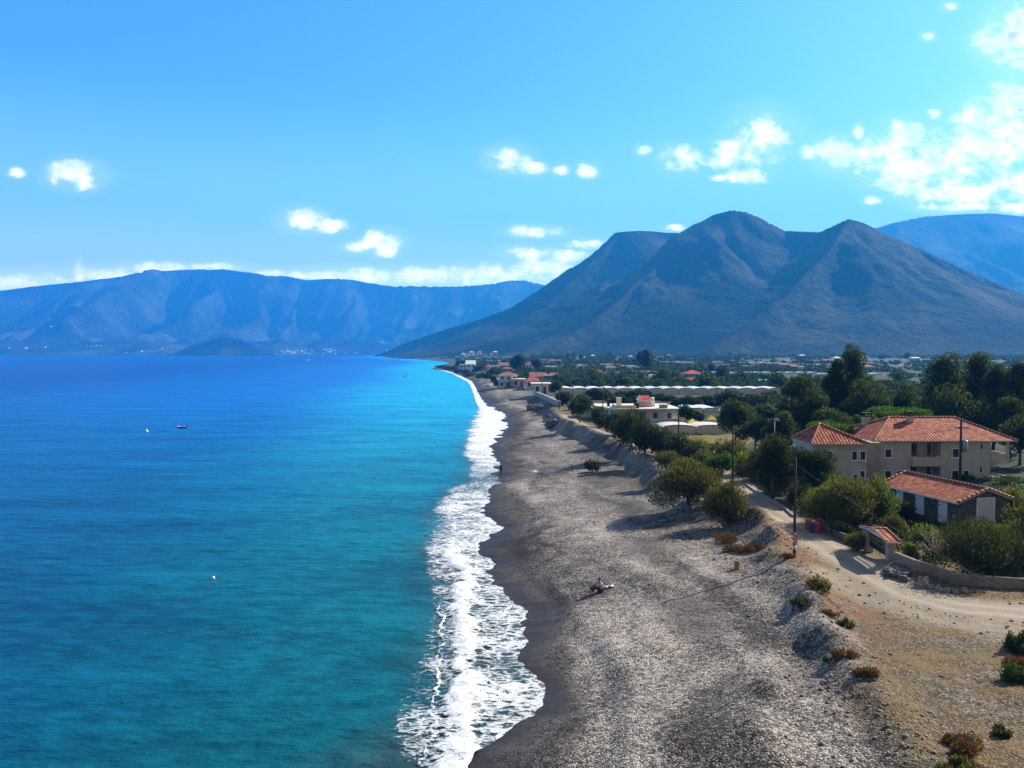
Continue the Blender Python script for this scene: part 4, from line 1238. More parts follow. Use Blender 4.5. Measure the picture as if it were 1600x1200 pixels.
mb.poly([(wA, yw0 + wd, -1.2), (wA, yw0 + wd, wE), (wB, yw0 + wd, wE), (wB, yw0 + wd, -1.2)])
mb.build('wing_wall', BEIGE, house)
for w_ in wr:
    window_part(house, *w_, y=yw0)
mb = MB(); mb.box(wB + 0.004, yw0 + 1.6, -1.2, -0.004, yw0 + wd, wE - 0.1); mb.build('link_wall', BEIGE_D, house)  # connecting recess: its shadow is put into the darker wall colour
ap = (wx(1294) + 0.15, yw0 + wd / 2, at(1294, 662, YW + wd / 2)[2] - HB)
a1, b1, c1, d1 = (wx(1265.5), yw0 - 0.4, wE), (wx(1357), yw0 - 0.4, wE), (wx(1357), yw0 + wd + 0.4, wE), (wx(1265.5), yw0 + wd + 0.4, wE)
ro = roof_obj('wing_roof', [[a1, b1, ap], [b1, c1, ap], [c1, d1, ap], [d1, a1, ap]], TILE, house, under=BEIGE)
ridge_caps([(up_(a1), up_(ap)), (up_(b1), up_(ap)), (up_(d1), up_(ap)), (up_(c1), up_(ap))], ro)
# television aerial left of the wing
mb = MB(); ax = wx(1236.5); mb.tube([(ax, yw0 + wd, -1), (ax, yw0 + wd, wz(660))], 0.03, 5)
for k in range(4):
    mb.tube([(ax - 0.35 + 0.1 * k, yw0 + wd, wz(661 + k * 1.5)), (ax + 0.25 + 0.1 * k, yw0 + wd, wz(660 + k))], 0.025, 4)
mb.build('aerial', METAL, house)

# ------------------------------------------------------------------ small stone house
c0 = on_plane(1497, 783, 5.5); cl_ = on_plane(1394, 755, 5.5); cr_ = on_plane(1580, 779, 5.5)
ang = math.atan2(cr_[1] - c0[1], cr_[0] - c0[0])
SB = gz(39, 69)
shed = thing('stone_house', 'small dark stone house with orange gable roof and white shutters', 'house', (c0[0], c0[1], SB), ang)
SWd = math.hypot(cr_[0] - c0[0], cr_[1] - c0[1]); SL = math.hypot(cl_[0] - c0[0], cl_[1] - c0[1])
SE = 5.5 - SB; SR = SE + 1.0
print('shed', SWd, SL, ang, SE)
mb = MB()
mb.poly([(0, 0, -1), (SWd, 0, -1), (SWd, 0, SE), (SWd / 2, 0, SR - 0.1), (0, 0, SE)])
mb.poly([(0, SL, -1), (0, SL, SE), (SWd / 2, SL, SR - 0.1), (SWd, SL, SE), (SWd, SL, -1)])
mb.poly([(0, 0, -1), (0, 0, SE), (0, SL, SE), (0, SL, -1)])
mb.poly([(SWd, 0, -1), (SWd, SL, -1), (SWd, SL, SE), (SWd, 0, SE)])
mb.build('wall', STONE, shed)
ov = 0.32
p0, p1, p2, p3 = (-ov, -ov, SE - 0.09), (SWd / 2, -ov, SR), (SWd / 2, SL + ov, SR), (-ov, SL + ov, SE - 0.09)
q0, q3 = (SWd + ov, -ov, SE - 0.09), (SWd + ov, SL + ov, SE - 0.09)
ro = roof_obj('roof', [[p0, p1, p2, p3], [q0, q3, p2, p1]], TILE, shed, th=0.14)
ridge_caps([(up_(p1), up_(p2)), (up_(p0), up_(p1)), (up_(p1), up_(q0)), (up_(p3), up_(p2))], ro, 0.12)
la = lambda px: None
for k, (pa, pb, zt, zb) in enumerate([(1405, 1416, 764, 792), (1436, 1449, 774, 803), (1472, 1486, 783, 816)]):
    # distance along the long wall from its near corner, found on the line of sight
    def along(px):
        dx = (px - 800) / FPX
        ux, uy = -math.sin(ang), math.cos(ang)
        s_ = (dx * c0[1] - c0[0]) / (ux - dx * uy)
        return s_
    s0, s1 = along(pb), along(pa)
    Yc = c0[1] + 0.5 * (s0 + s1) * math.cos(ang)
    z1_, z0_ = at(1400, zt, Yc)[2] - SB, at(1400, zb, Yc)[2] - SB
    mb = MB(); mb.box(-0.06, s0, z0_, -0.004, s1, z1_); o = mb.build('shutter', SHUT, shed)
    f = MB()
    for (ya, yb, za, zb_) in ((s0, s0 + 0.06, z0_, z1_), (s1 - 0.06, s1, z0_, z1_), (s0 + .06, s1 - .06, z1_ - .06, z1_), (s0 + .06, s1 - .06, z0_, z0_ + .06)):
        f.box(-0.09, ya, za, -0.004, yb, zb_)
    f.build('frame', TRIM, o)
    for q in (0.25, 0.78):
        h_ = MB(); h_.box(-0.085, s1 - 0.2, z0_ + (z1_ - z0_) * q - 0.06, -0.063, s1 - 0.06, z0_ + (z1_ - z0_) * q + 0.06)
        h_.build('hinge', BLACK, o)
dx0, dx1 = SWd * (1527 - 1497) / 83, SWd * (1551.5 - 1497) / 83
zt_ = at(1540, 779, c0[1] + .6)[2] - SB
mb = MB(); mb.box(dx0, -0.06, -0.6, dx1, -0.004, zt_); o = mb.build('roller_door', ROLL, shed)
sl = MB()
for k in range(14):
    sl.box(dx0 + 0.01, -0.078, -0.3 + k * (zt_ + 0.25) / 14, dx1 - 0.01, -0.0605, -0.3 + (k + 0.72) * (zt_ + 0.25) / 14)
sl.build('slats', ROLL, o)
f = MB(); f.box(dx0 - 0.12, -0.09, -0.6, dx0, -0.004, zt_ + .1); f.box(dx1, -0.09, -0.6, dx1 + 0.12, -0.004, zt_ + .1); f.box(dx0, -0.09, zt_, dx1, -0.004, zt_ + .1); f.build('frame', TRIM, o)
mb = MB(); mb.tube([(-ov, SL + 0.1, SE - 0.16), (-ov - 0.25, SL + 0.2, SE - 0.7)], 0.05, 6); mb.build('gutter_pipe', TRIM, shed)

# ------------------------------------------------------------------ gate and garden walls
gR = gp(1391, 874); gL = gp(1357, 862)
gv = Vector((gL[0] - gR[0], gL[1] - gR[1], 0)); GL = gv.length
ga = math.atan2(gv.y, gv.x)
gate = thing('garden_gate', 'low iron gate between two pillars under a small tiled roof', 'gate', gR, ga)
gh = 27 / FPX * gR[1]
for k, xx in enumerate((0, GL)):
    mb = MB(); mb.box(xx - 0.26, -0.26, -0.4, xx + 0.26, 0.26, gh); mb.build('pillar', CONC, gate)
mb = MB(); mb.box(-0.3, -0.14, gh + 0.003, GL + 0.3, 0.14, gh + 0.12); mb.build('lintel', TRIM, gate)
xa, xb, xm = -0.5, GL + 0.5, GL / 2
pk = gh + 0.55
ro = roof_obj('roof', [[(xa, 0.5, gh + 0.16), (xm, 0.5, pk), (xm, -0.5, pk), (xa, -0.5, gh + 0.16)], [(xm, 0.5, pk), (xb, 0.5, gh + 0.16), (xb, -0.5, gh + 0.16), (xm, -0.5, pk)]], TILE, gate, th=0.1)
ridge_caps([((xm, 0.5, pk + .04), (xm, -0.5, pk + .04)), ((xa, 0.5, gh + .2), (xm, 0.5, pk + .04)), ((xb, 0.5, gh + .2), (xm, 0.5, pk + .04)), ((xa, -0.5, gh + .2), (xm, -0.5, pk + .04)), ((xb, -0.5, gh + .2), (xm, -0.5, pk + .04))], ro, 0.07, 0.3)
mb = MB()
for k in range(15):
    xx = 0.3 + (GL - 0.6) * k / 14
    mb.box(xx - 0.018, -0.018, 0.05, xx + 0.018, 0.018, gh - 0.1)
for zz in (0.08, gh * 0.35, gh * 0.66, gh - 0.16):
    mb.box(0.27, -0.03, zz, GL - 0.27, 0.03, zz + 0.05)
mb.box(0.28, -0.012, 0.1, GL - 0.28, 0.012, gh * 0.42)
mb.build('gate_leaf', BLACK, gate)


def garden_wall(name, label, pts, h, w=0.22, mat=None, cap=True):
    """pts: ground points (x,y,z) in order"""
    b = pts[0]
    t = thing(name, label, 'wall', b)
    def strip(mb, w, z0, z1):
        L, Rr = [], []
        for i, p in enumerate(pts):
            a = Vector(pts[max(i - 1, 0)][:2]); c = Vector(pts[min(i + 1, len(pts) - 1)][:2])
            d = (c - a).normalized(); nn = Vector((-d.y, d.x)) * w / 2
            L.append((p[0] - b[0] + nn.x, p[1] - b[1] + nn.y, p[2] - b[2])); Rr.append((p[0] - b[0] - nn.x, p[1] - b[1] - nn.y, p[2] - b[2]))
        rings = [[(l[0], l[1], l[2] + z0), (r[0], r[1], r[2] + z0), (r[0], r[1], r[2] + z1), (l[0], l[1], l[2] + z1)] for l, r in zip(L, Rr)]
        mb.rings(rings, smooth=False)
    mb = MB(); strip(mb, w, -0.6, h); mb.build('wall_body', mat or CONC, t)
    if cap:
        mb = MB(); strip(mb, w + 0.08, h + 0.003, h + 0.06); mb.build('coping', TRIM if mat is None else mat, t)
    return t


garden_wall('garden_wall', 'low beige garden wall running from the gate round the corner', [gp(1398, 877), gp(1430, 890), gp(1460, 899), gp(1492, 912), gp(1540, 916), gp(1600, 920), gp(1720, 930)], 0.68, mat=wall_mat('garden_wall_mat', (0.30, 0.25, 0.19), 0.25), cap=False)
garden_wall('garden_wall', 'low dark garden wall between the wheelie bins and the gate', [gp(1352, 858), gp(1326, 848), gp(1300, 838), gp(1284, 830)], 0.6, mat=STONE, cap=False)
garden_wall('track_kerb', 'pale low concrete kerb along the shaded bend of the track', [gp(1240, 808), gp(1228, 797), gp(1205, 784), gp(1180, 768), gp(1166, 758)], 0.2, 0.22, CONC, cap=False)
garden_wall('seawall', 'grey concrete seawall slanting down the beach at the first white house', [gp(874, 636), gp(862, 630), gp(850, 624), gp(838, 619)], 1.5, 0.8, CONC, cap=True)

# ------------------------------------------------------------------ flat roofed bungalow
bb = gp(1000, 662)
YB = 163.0
b0 = at(966, 650, YB); b1 = at(1058, 650, YB)
BB = gz(b0[0], YB)
bz = lambda py, Y=YB: at(1000, py, Y)[2] - BB
bx = lambda px: at(px, 650, YB)[0] - b0[0]
bung = thing('flat_roof_house', 'cream flat roofed bungalow with roof terrace behind the dark hedge', 'house', (b0[0], YB, BB))
BW = bx(1058); BD = 15.0
EB = bz(640.5)
holes = [(bx(993), 0.2, bx(1010), EB - 0.3, 1.6)]
wn = [(1021, 645, 1027.5, 654.5), (1042.5, 645, 1049, 654.5)]
holes += [(bx(a), bz(d), bx(c), bz(b)) for a, b, c, d in wn]
mb = MB()
holed_wall(mb, 0, BW, -1, EB, holes)
xl_ = bx(946) ; sk = -3.2
mb.poly([(0, 0, -1), (0, 0, EB), (sk, BD * 0.62, EB), (sk, BD * 0.62, -1)])
mb.poly([(sk, BD * .62, -1), (sk, BD * .62, EB), (sk, BD, EB), (sk, BD, -1)])
mb.poly([(BW, 0, -1), (BW, BD, -1), (BW, BD, EB), (BW, 0, EB)])
mb.poly([(sk, BD, -1), (sk, BD, EB), (BW, BD, EB), (BW, BD, -1)])
mb.build('wall', CREAM, bung)
for a, b, c, d in wn:
    m2 = MB(); m2.box(bx(a) + 0.003, 0.05, bz(d) + 0.003, bx(c) - 0.003, 0.12, bz(b) - 0.003); m2.build('door', WOOD, bung)
m2 = MB(); m2.box(bx(1001), 1.5, 0.2, bx(1006), 1.59, EB - 0.8); m2.build('door', WOOD, bung)
ux, uy = sk / (BD * .62), 1.0
for s0 in (2.2, 4.6, 6.9):
    w3 = MB(); rr = [[(ux * s_ - 0.06 + dx, s_, zz) for dx in (0, 0.055)] for s_, zz in ((s0, 0.9), (s0 + 1.0, 0.9), (s0 + 1.0, 2.2), (s0, 2.2))]
    w3.rings(rr + [rr[0]], closed=False, cap=False, smooth=False)
    w3.poly([r[0] for r in rr]); w3.poly([r[1] for r in rr][::-1])
    w3.build('window', GLASS, bung)
sl = MB()
so = 0.7
top = [(-so, -so), (BW + so, -so), (BW + so, BD + so), (sk - so, BD + so), (sk - so, BD * .6)]
sl.rings([[(p[0], p[1], z) for p in top] for z in (EB + 0.003, EB + 0.32)], smooth=False)
o = sl.build('roof_slab', ROOFW, bung)
pr = MB()
for (xa, ya, xb_, yb) in ((bx(962), 0.2, bx(994), 0.4), (bx(962), 0.41, bx(962) + 0.2, 6.0)):
    pr.box(xa, ya, EB + 0.325, xb_, yb, EB + 0.95)
pr.build('parapet', plain_mat('yellow_render_mat', (0.72, 0.56, 0.26), 0.9), o)
st = MB(); st.box(bx(1005), 4, EB + 0.325, bx(1022), 8, EB + 1.7); o2 = st.build('stair_house', PINK, o)
z2 = EB + 1.7
roof_obj('stair_roof', [[(bx(1004), 3.5, z2 + .05), (bx(1023.5), 3.5, z2 + .05), (bx(1021), 6, z2 + 1.0), (bx(1005), 6, z2 + 1.0)], [(bx(1023.5), 8.5, z2 + .05), (bx(1004), 8.5, z2 + .05), (bx(1005), 6, z2 + 1.0), (bx(1021), 6, z2 + 1.0)]], TILE_RED, o2)
tk = MB(); tk.box(bx(1024), 5, EB + 0.325, bx(1030), 7, EB + 1.5); tk.tube([(bx(1023), 6, EB + 1.9), (bx(1030), 6, EB + 1.9)], 0.38, 9); tk.build('water_tank', WHITE, o)
for a, w3, hh, m3 in ((974, 0.5, 1.7, CREAM), (995.5, 0.5, 0.9, TILE_OLD), (957, 0.28, 1.3, TILE_OLD), (1035, 0.45, 0.6, BEIGE_D), (1041, 0.4, 0.6, BEIGE_D)):
    c = MB(); yy = 1.0 if a > 990 else 7; c.box(bx(a) - w3, yy - w3, EB + 0.325, bx(a) + w3, yy + w3, EB + 0.325 + hh); c.box(bx(a) - w3 - .1, yy - w3 - .1, EB + .328 + hh, bx(a) + w3 + .1, yy + w3 + .1, EB + .45 + hh); c.build('chimney', m3, o)
bl = MB(); bl.box(-0.4, -1.5, bz(659), BW + 0.4, -1.38, bz(653)); bl.box(-0.4, -1.377, bz(659), BW + 0.4, -0.003, bz(659) + 0.15); bl.build('balcony', WHITE, bung)
ann = thing('garden_annex', 'low cream annex at the seaward end of the flat roofed bungalow', 'house', (at(931, 660, 178)[0], 176, gz(at(931, 660, 178)[0], 176)))
mb = MB(); mb.box(-3.2, 0, -0.5, 3.6, 6, 1.9); mb.build('wall', BEIGE, ann)
mb = MB(); mb.box(-3.6, -0.4, 1.903, 4.0, 6.4, 2.15); mb.build('roof_slab', ROOFW, ann)
mb = MB(); mb.box(-1.2, -0.06, 0, -0.3, -0.004, 1.7); mb.build('door', WOOD, ann)
# ------------------------------------------------------------------ poles, bins, street things
def pole(label, px, pyb, pyt, r=0.11, Y=None, arm=False, name='utility_pole', group=None):
    b = gp(px, pyb) if Y is None else np.array([at(px, pyb, Y)[0], Y, gz(at(px, pyb, Y)[0], Y)])
    h = at(px, pyt, b[1])[2] - b[2]
    t = thing(name, label, 'pole', b, 0, group)
    mb = MB(); mb.tube([(0, 0, -0.4), (0, 0, h * 0.5), (0, 0, h)], [r, r * 0.86, r * 0.7], 8); mb.build('mast', POLE, t)
    if arm:
        zz = h * 0.86
        mb = MB(); mb.box(-0.75, -0.09, zz, 0.75, 0.0, zz + 0.1); mb.build('crossarm', POLE, t)
        for k in (-0.7, -0.3, 0.3, 0.7):
            i = MB(); i.lathe([(0.03, zz + 0.1), (0.06, zz + 0.14), (0.03, zz + 0.2), (0.055, zz + 0.24), (0.02, zz + 0.3)], 7, k, -0.05); i.build('insulator', TRIM, t)
    return t, b, h


p1, b1_, h1 = pole('dark wooden pole with pink posters beside the dirt track', 1241, 868, 715, 0.115)
PINKP = plain_mat('pink_poster_mat', (0.55, 0.10, 0.16), 0.6, 0.1)
WHP = plain_mat('white_poster_mat', (0.75, 0.74, 0.76), 0.6, 0.05)
BLP = plain_mat('blue_poster_mat', (0.06, 0.08, 0.28), 0.6)
mz = lambda py: at(1241, py, b1_[1])[2] - b1_[2]
for (za, zb, ins) in ((mz(851.5), mz(841.5), [(0.2, 0.5, 0.55, 0.85, WHP), (0.55, 0.12, 0.9, 0.4, WHP), (0.15, 0.1, 0.45, 0.35, BLP)]), (mz(840.8), mz(830.5), [(0.3, 0.55, 0.8, 0.8, WHP), (0.1, 0.08, 0.6, 0.3, WHP), (0.65, 0.2, 0.92, 0.5, BLP)])):
    mb = MB(); mb.box(-0.17, -0.15, za, 0.17, -0.125, zb); o = mb.build('poster', PINKP, p1)
    for (a, b, c, d, m_) in ins:
        q = MB(); q.box(-0.17 + 0.34 * a, -0.154, za + (zb - za) * b, -0.17 + 0.34 * c, -0.1505, za + (zb - za) * d); q.build('print', m_, o)
mb = MB(); mb.tube([(0, 0, mz(858)), (0, 0, mz(852))], [0.128, 0.128], 10); mb.build('paper_band', WHP, p1)

p2, b2_, h2 = pole('dark utility pole with crossarm and transformer in front of the big house', 1500, 745, 655, 0.16, Y=86.0, arm=True)
mb = MB(); mb.lathe([(0.24, h2 * 0.50), (0.30, h2 * 0.52), (0.30, h2 * 0.66), (0.22, h2 * 0.68)], 12, 0.42, -0.05)
tr = mb.build('transformer', METAL, p2)
for k in (-0.14, 0.0, 0.14):
    i = MB(); i.lathe([(0.03, h2 * 0.68), (0.055, h2 * 0.695), (0.03, h2 * 0.71), (0.05, h2 * 0.72), (0.015, h2 * 0.745)], 7, 0.42 + k, -0.05); i.build('bushing', TRIM, tr)
p3, b3_, h3 = pole('slim dark pole in the shade beside the yellow field', 1144.5, 762, 668, 0.12)
pole('slim dark pole behind the hedge, right of the bungalow doors', 1060, 716, 648, 0.12)
pole('thin dark pole in front of the bungalow corner windows', 942, 664, 601, 0.12)
pole('thin dark pole beside the broad tree at the gravel bank', 895, 652, 600, 0.12)
pole('thin pole on the beach end of the concrete seawall', 873.6, 640, 607, 0.12)
pole('thin pole standing before the white flat roofed beach house', 847, 620, 584, 0.14)
pole('thin pole on the beach below the pink walled veranda', 808, 610, 583, 0.14)
pole('thin pole on the beach beside the long veranda house', 796, 608, 582, 0.14)
pole('thin pole in the plain before the long greenhouse', 1120, 618, 591, 0.13)
pole('short wooden stake stuck in the pebble beach', 894.5, 737, 725, 0.05, name='beach_stake')


def cable(label, a, b, sag, r=0.016):
    a, b = Vector([float(v) for v in a]), Vector([float(v) for v in b])
    pts = []
    for k in range(25):
        f = k / 24
        p = a.lerp(b, f) - a
        pts.append((p.x, p.y, p.z - sag * 4 * f * (1 - f)))
    mb = MB(); mb.tube(pts, r, 4)
    o = mb.build('power_cable', CABLE, None, a)
    tag(o, label, 'cable')


cable('thin dark cable running across the front of the big house', (b2_[0], b2_[1] - 0.1, b2_[2] + h2 * 0.86), (b3_[0], b3_[1], b3_[2] + h3 * 0.97), 1.0, 0.02)
e_ = at(1800, 1040, 32)
cable('thin cable slanting down over the garden from the poster pole', (b1_[0], b1_[1], b1_[2] + h1 * 0.93), e_, 0.5, 0.012)


def wheelie(label, px, py, hpx, col, lid):
    b = gp(px, py); s = hpx / FPX * b[1] / 1.08
    t = thing('wheelie_bin', label, 'bin', b, R(-25), 'wheelie bins by the garden wall')
    m = plain_mat('bin_%s_mat' % label.split()[0], col, 0.45, 0.08)
    ml = plain_mat('lid_%s_mat' % label.split()[0], lid, 0.45, 0.08)
    mb = MB()
    mb.rings([[(-.22 * s, -.26 * s, .06 * s), (.22 * s, -.26 * s, .06 * s), (.22 * s, .24 * s, .06 * s), (-.22 * s, .24 * s, .06 * s)],
              [(-.29 * s, -.34 * s, .96 * s), (.29 * s, -.34 * s, .96 * s), (.29 * s, .32 * s, .96 * s), (-.29 * s, .32 * s, .96 * s)]], smooth=False)
    mb.build('bin_body', m, t)
    mb = MB()
    mb.rings([[(-.31 * s, -.38 * s, .963 * s), (.31 * s, -.38 * s, .963 * s), (.31 * s, .34 * s, .963 * s), (-.31 * s, .34 * s, .963 * s)],
              [(-.27 * s, -.33 * s, 1.08 * s), (.27 * s, -.33 * s, 1.08 * s), (.27 * s, .3 * s, 1.08 * s), (-.27 * s, .3 * s, 1.08 * s)]], smooth=False)
    mb.build('lid', ml, t)
    for sx in (-1, 1):
        w = MB(); w.tube([(sx * .24 * s, .26 * s, .09 * s), (sx * .30 * s, .26 * s, .09 * s)], .1 * s, 10); w.build('wheel', BLACK, t)
    h_ = MB(); h_.tube([(-.25 * s, .40 * s, .95 * s), (.25 * s, .40 * s, .95 * s)], .02 * s, 6); h_.build('handle', m, t)


wheelie('orange wheelie bin, leftmost of the four by the garden wall', 1263, 828, 18, (0.55, 0.12, 0.03), (0.60, 0.17, 0.06))
wheelie('grey wheelie bin with dark lid, half hidden behind the red one', 1280, 826, 16, (0.10, 0.10, 0.11), (0.14, 0.13, 0.13))
wheelie('blue wheelie bin between the orange and the red one', 1269, 832, 16, (0.03, 0.05, 0.22), (0.05, 0.06, 0.2))
wheelie('red wheelie bin, nearest of the four to the road', 1276.5, 832.5, 17, (0.50, 0.03, 0.06), (0.55, 0.06, 0.08))

b = gp(1151, 889); s = 13 / FPX * b[1]
t = thing('litter_bin', 'yellow litter bin standing alone on the pebble beach', 'bin', b, R(12))
OCH = plain_mat('ochre_metal_mat', (0.42, 0.24, 0.03), 0.5, 0.12)
mb = MB(); mb.rings([[(-.2 * s, -.2 * s, -.05), (.2 * s, -.2 * s, -.05), (.2 * s, .2 * s, -.05), (-.2 * s, .2 * s, -.05)], [(-.24 * s, -.24 * s, s * .86), (.24 * s, -.24 * s, s * .86), (.24 * s, .24 * s, s * .86), (-.24 * s, .24 * s, s * .86)]], smooth=False)
mb.build('bin_body', OCH, t)
mb = MB(); mb.box(-.27 * s, -.27 * s, s * .863, .27 * s, .27 * s, s * .92); mb.box(-.16 * s, -.16 * s, s * .923, .16 * s, .16 * s, s); mb.build('rim', plain_mat('dark_ochre_mat', (0.22, 0.11, 0.02), 0.6), t)

# ------------------------------------------------------------------ rocks and gravel heaps
def rock(name, label, px, py, wpx, hpx, seed, mat, cat='rock', group=None, flat=1.0):
    b = gp(px, py); mpp = b[1] / FPX
    rng = np.random.default_rng(seed)
    n1, n2 = (18, 11) if name == 'boulder' else (40, 22)
    V = []
    for i in range(n2):
        th = math.pi * 0.56 * i / (n2 - 1)
        for j in range(n1):
            ph = 2 * math.pi * j / n1
            d = np.array([math.sin(th) * math.cos(ph), math.sin(th) * math.sin(ph), math.cos(th)])
            k = 1 + 0.62 * float(fbm(np.array([d[0] * 1.7 + seed * 3.1]), np.array([d[1] * 1.7 + d[2] * 1.3]), seed, 4)[0]) + (0.0 if name == 'boulder' else 0.45 * float(fbm(np.array([d[0] * 6 + seed]), np.array([d[1] * 6 + d[2] * 3]), seed + 3, 4)[0]))
            V.append((d[0] * k * wpx * mpp * .5, d[1] * k * wpx * mpp * .45 * flat, d[2] * k * hpx * mpp))
    V = np.array(V)
    F = []
    for i in range(n2 - 1):
        for j in range(n1):
            F.append((i * n1 + j, (i + 1) * n1 + j, (i + 1) * n1 + (j + 1) % n1, i * n1 + (j + 1) % n1))
    o = link(name, mesh_from(name, V, np.array(F), [mat], smooth=(name != 'boulder')), None, b)
    return tag(o, label, cat, group)


ROCKM = plain_mat('pale_rock_mat', (0.30, 0.275, 0.24), 0.95, 0.3, 3, bump=0.8)
GRAV, g = new_mat('gravel_heap_mat')
P = g.pos(); nn = g.noise(P, 3.0, 6, 0.7)
g.out(g.pbr(g.ramp(nn, [(0.3, (0.06, 0.055, 0.05)), (0.5, (0.18, 0.165, 0.155)), (0.7, (0.38, 0.35, 0.33))]), 0.95, g.bump(nn, 0.8, 0.2), 0.1))
rock('boulder', 'large pale boulder, biggest of the rocks by the garden wall', 1441, 916, 17, 13, 3, ROCKM, group='rocks by the garden wall')
for i, (a, b_, w_, lb) in enumerate([(1455, 919, 12, 'pale rock right beside the largest boulder'), (1467, 923, 12, 'pale rock in the middle of the row by the wall corner'), (1478, 925, 11, 'flat pale rock in the row under the wall corner'),
                                     (1492, 926, 10, 'small pale rock near the shaded end of the row'), (1508, 925, 11, 'last pale rock of the row, at the edge of the shade'), (1447, 908, 9, 'small rock behind the largest boulder')]):
    rock('boulder', lb, a, b_, w_, 7, 11 + i, ROCKM, group='rocks by the garden wall')
rock('gravel_heap', 'rubble heap of grey stones beside the gate', 1402, 897, 44, 8, 31, GRAV, 'gravel heap', flat=1.2)
rock('gravel_heap', 'brown gravel heap on the far beach, left of the pair', 833, 641, 17, 8, 32, GRAV, 'gravel heap')
rock('gravel_heap', 'brown gravel heap on the far beach, right of the pair', 844, 641, 15, 7, 33, GRAV, 'gravel heap')
rock('gravel_heap', 'flat dark gravel heap on the beach before the broad tree', 868, 662, 24, 5, 34, GRAV, 'gravel heap')
rock('gravel_heap', 'low gravel heap beyond the flat one, towards the seawall', 858, 652, 18, 3, 35, GRAV, 'gravel heap')

# ------------------------------------------------------------------ greenhouses on the plain
FOOT = []


def greenhouse(label, x0, x1, yt, yb, depth=24.0, span=8.0, detail=False, mat=None, group='white plastic greenhouses on the plain', Yf=None):
    b = gp((x0 + x1) / 2, yb)
    Y = b[1] if Yf is None else Yf
    mpp = Y / FPX
    w = (x1 - x0) * mpp; h = max(0.8, (yb - yt) * mpp * (1.0 if detail else 0.75))
    X0 = (x0 - 800) * mpp
    zb = gz(X0 + w / 2, Y)
    FOOT.append((X0 - 3, X0 + w + 3, Y - 4 - (0.2 if detail else 0.11) * Y, Y + depth + 5))
    n = max(2, int(round(w / span)))
    sw = w / n
    eave = h * (0.74 if detail else 0.8)
    K = 7
    rings = []
    V, F = [], []
    for i in range(n):
        for k in range(K):
            a = math.pi * k / (K - 1)
            if i and k == 0:
                continue
            V.append((i * sw + sw * (0.5 - 0.5 * math.cos(a)), math.sin(a) * (h - eave) + eave))
    m_ = mat or PLASTIC
    me_v = [(x, -0.05, z) for x, z in V] + [(x, depth, z) for x, z in V]
    N = len(V)
    F = [(i, i + 1, N + i + 1, N + i) for i in range(N - 1)]
    if not detail:
        mb = MB(); mb.v = me_v; mb.f = [list(f) for f in F]; mb.mi = [0] * len(F); mb.sm = [True] * len(F)
        mb.cur = 1
        mb.poly([(0, 0, -1.5), (w, 0, -1.5)] + [(x, 0, z) for x, z in V[::-1]])
        mb.poly([(0, 0, -1.5), (0, 0, eave), (0, depth, eave), (0, depth, -1.5)]); mb.poly([(w, 0, -1.5), (w, depth, -1.5), (w, depth, eave), (w, 0, eave)])
        o = mb.build('greenhouse', [m_, m_], None, (X0, Y, zb))
        return tag(o, label, 'greenhouse', group)
    t = thing('greenhouse', label, 'greenhouse', (X0, Y, zb), 0, group)
    mb = MB(); mb.v = me_v; mb.f = [list(f) for f in F]; mb.mi = [0] * len(F); mb.sm = [True] * len(F)
    mb.build('cover', m_, t)
    mb = MB()
    mb.poly([(0, 0, -1.5), (w, 0, -1.5)] + [(x, 0, z) for x, z in V[::-1]])
    mb.poly([(0, 0, -1.5), (0, 0, eave), (0, depth, eave), (0, depth, -1.5)]); mb.poly([(w, 0, -1.5), (w, depth, -1.5), (w, depth, eave), (w, 0, eave)])
    mb.build('side_wall', CREAMP if mat is None else mat, t)
    for i in range(min(n + 1, 60)):
        r = MB(); r.tube([(i * sw, -0.12, -0.5), (i * sw, -0.12, eave)], 0.09, 5); r.build('post', METAL, t)
    for i in range(min(n, 60)):
        r = MB(); r.tube([(i * sw + sw * (0.5 - 0.5 * math.cos(math.pi * k / 8)), -0.12, math.sin(math.pi * k / 8) * (h - eave) + eave + 0.05) for k in range(9)], 0.07, 4); r.build('hoop', METAL, t)
    return t


greenhouse('longest white greenhouse with arched bays crossing the middle of the plain', 872, 1225, 606.0, 617, 15, 5.5, True)
greenhouse('low cream polytunnel behind the yellow field', 1037, 1140, 664, 678, 7, 6.5, True, CREAMP)
greenhouse('white greenhouse right behind the flat roofed bungalow', 1076, 1124, 637, 645, 12, 7.0, True)
STRIPS = [(1095, 1141, 580, 584), (1143, 1150, 581, 584), (1159, 1282, 580, 585), (1282, 1380, 582.5, 586), (1178, 1206, 594, 596), (1208, 1254, 593, 596), (1390, 1446, 603, 607), (1430, 1453, 620.5, 625),
          (1205, 1220, 632, 635), (1136, 1158, 562.5, 564), (1190, 1226, 562.5, 564.2), (1232, 1290, 562, 564), (1160, 1184, 566, 568), (1190, 1227, 565.8, 568), (1172, 1183, 571.5, 573.5), (1164, 1170, 571.5, 573), (1226, 1234, 571.5, 574),
          (1246, 1261, 571.5, 574), (1262, 1300, 569.5, 571.5), (1320, 1372, 565.5, 568), (1430, 1504, 568.5, 571), (967, 997, 571, 573.2), (992, 1009, 584, 588.5), (1017, 1030, 584.5, 588.5), (1034, 1050, 564.6, 566), (1059, 1077, 564, 566.2),
          (853, 872, 571.5, 573.8), (898, 912, 570, 571.5), (936, 958, 568.5, 570), (1380, 1420, 571, 573), (1517, 1560, 563, 565), (1560, 1600, 573, 575.5), (1300, 1340, 561.5, 563), (1350, 1420, 561, 562.6), (1440, 1500, 561.2, 562.8),
          (1092, 1098, 572, 575.5), (1000, 1030, 563.5, 565), (1466, 1530, 580, 583), (1110, 1122, 571.6, 574)]
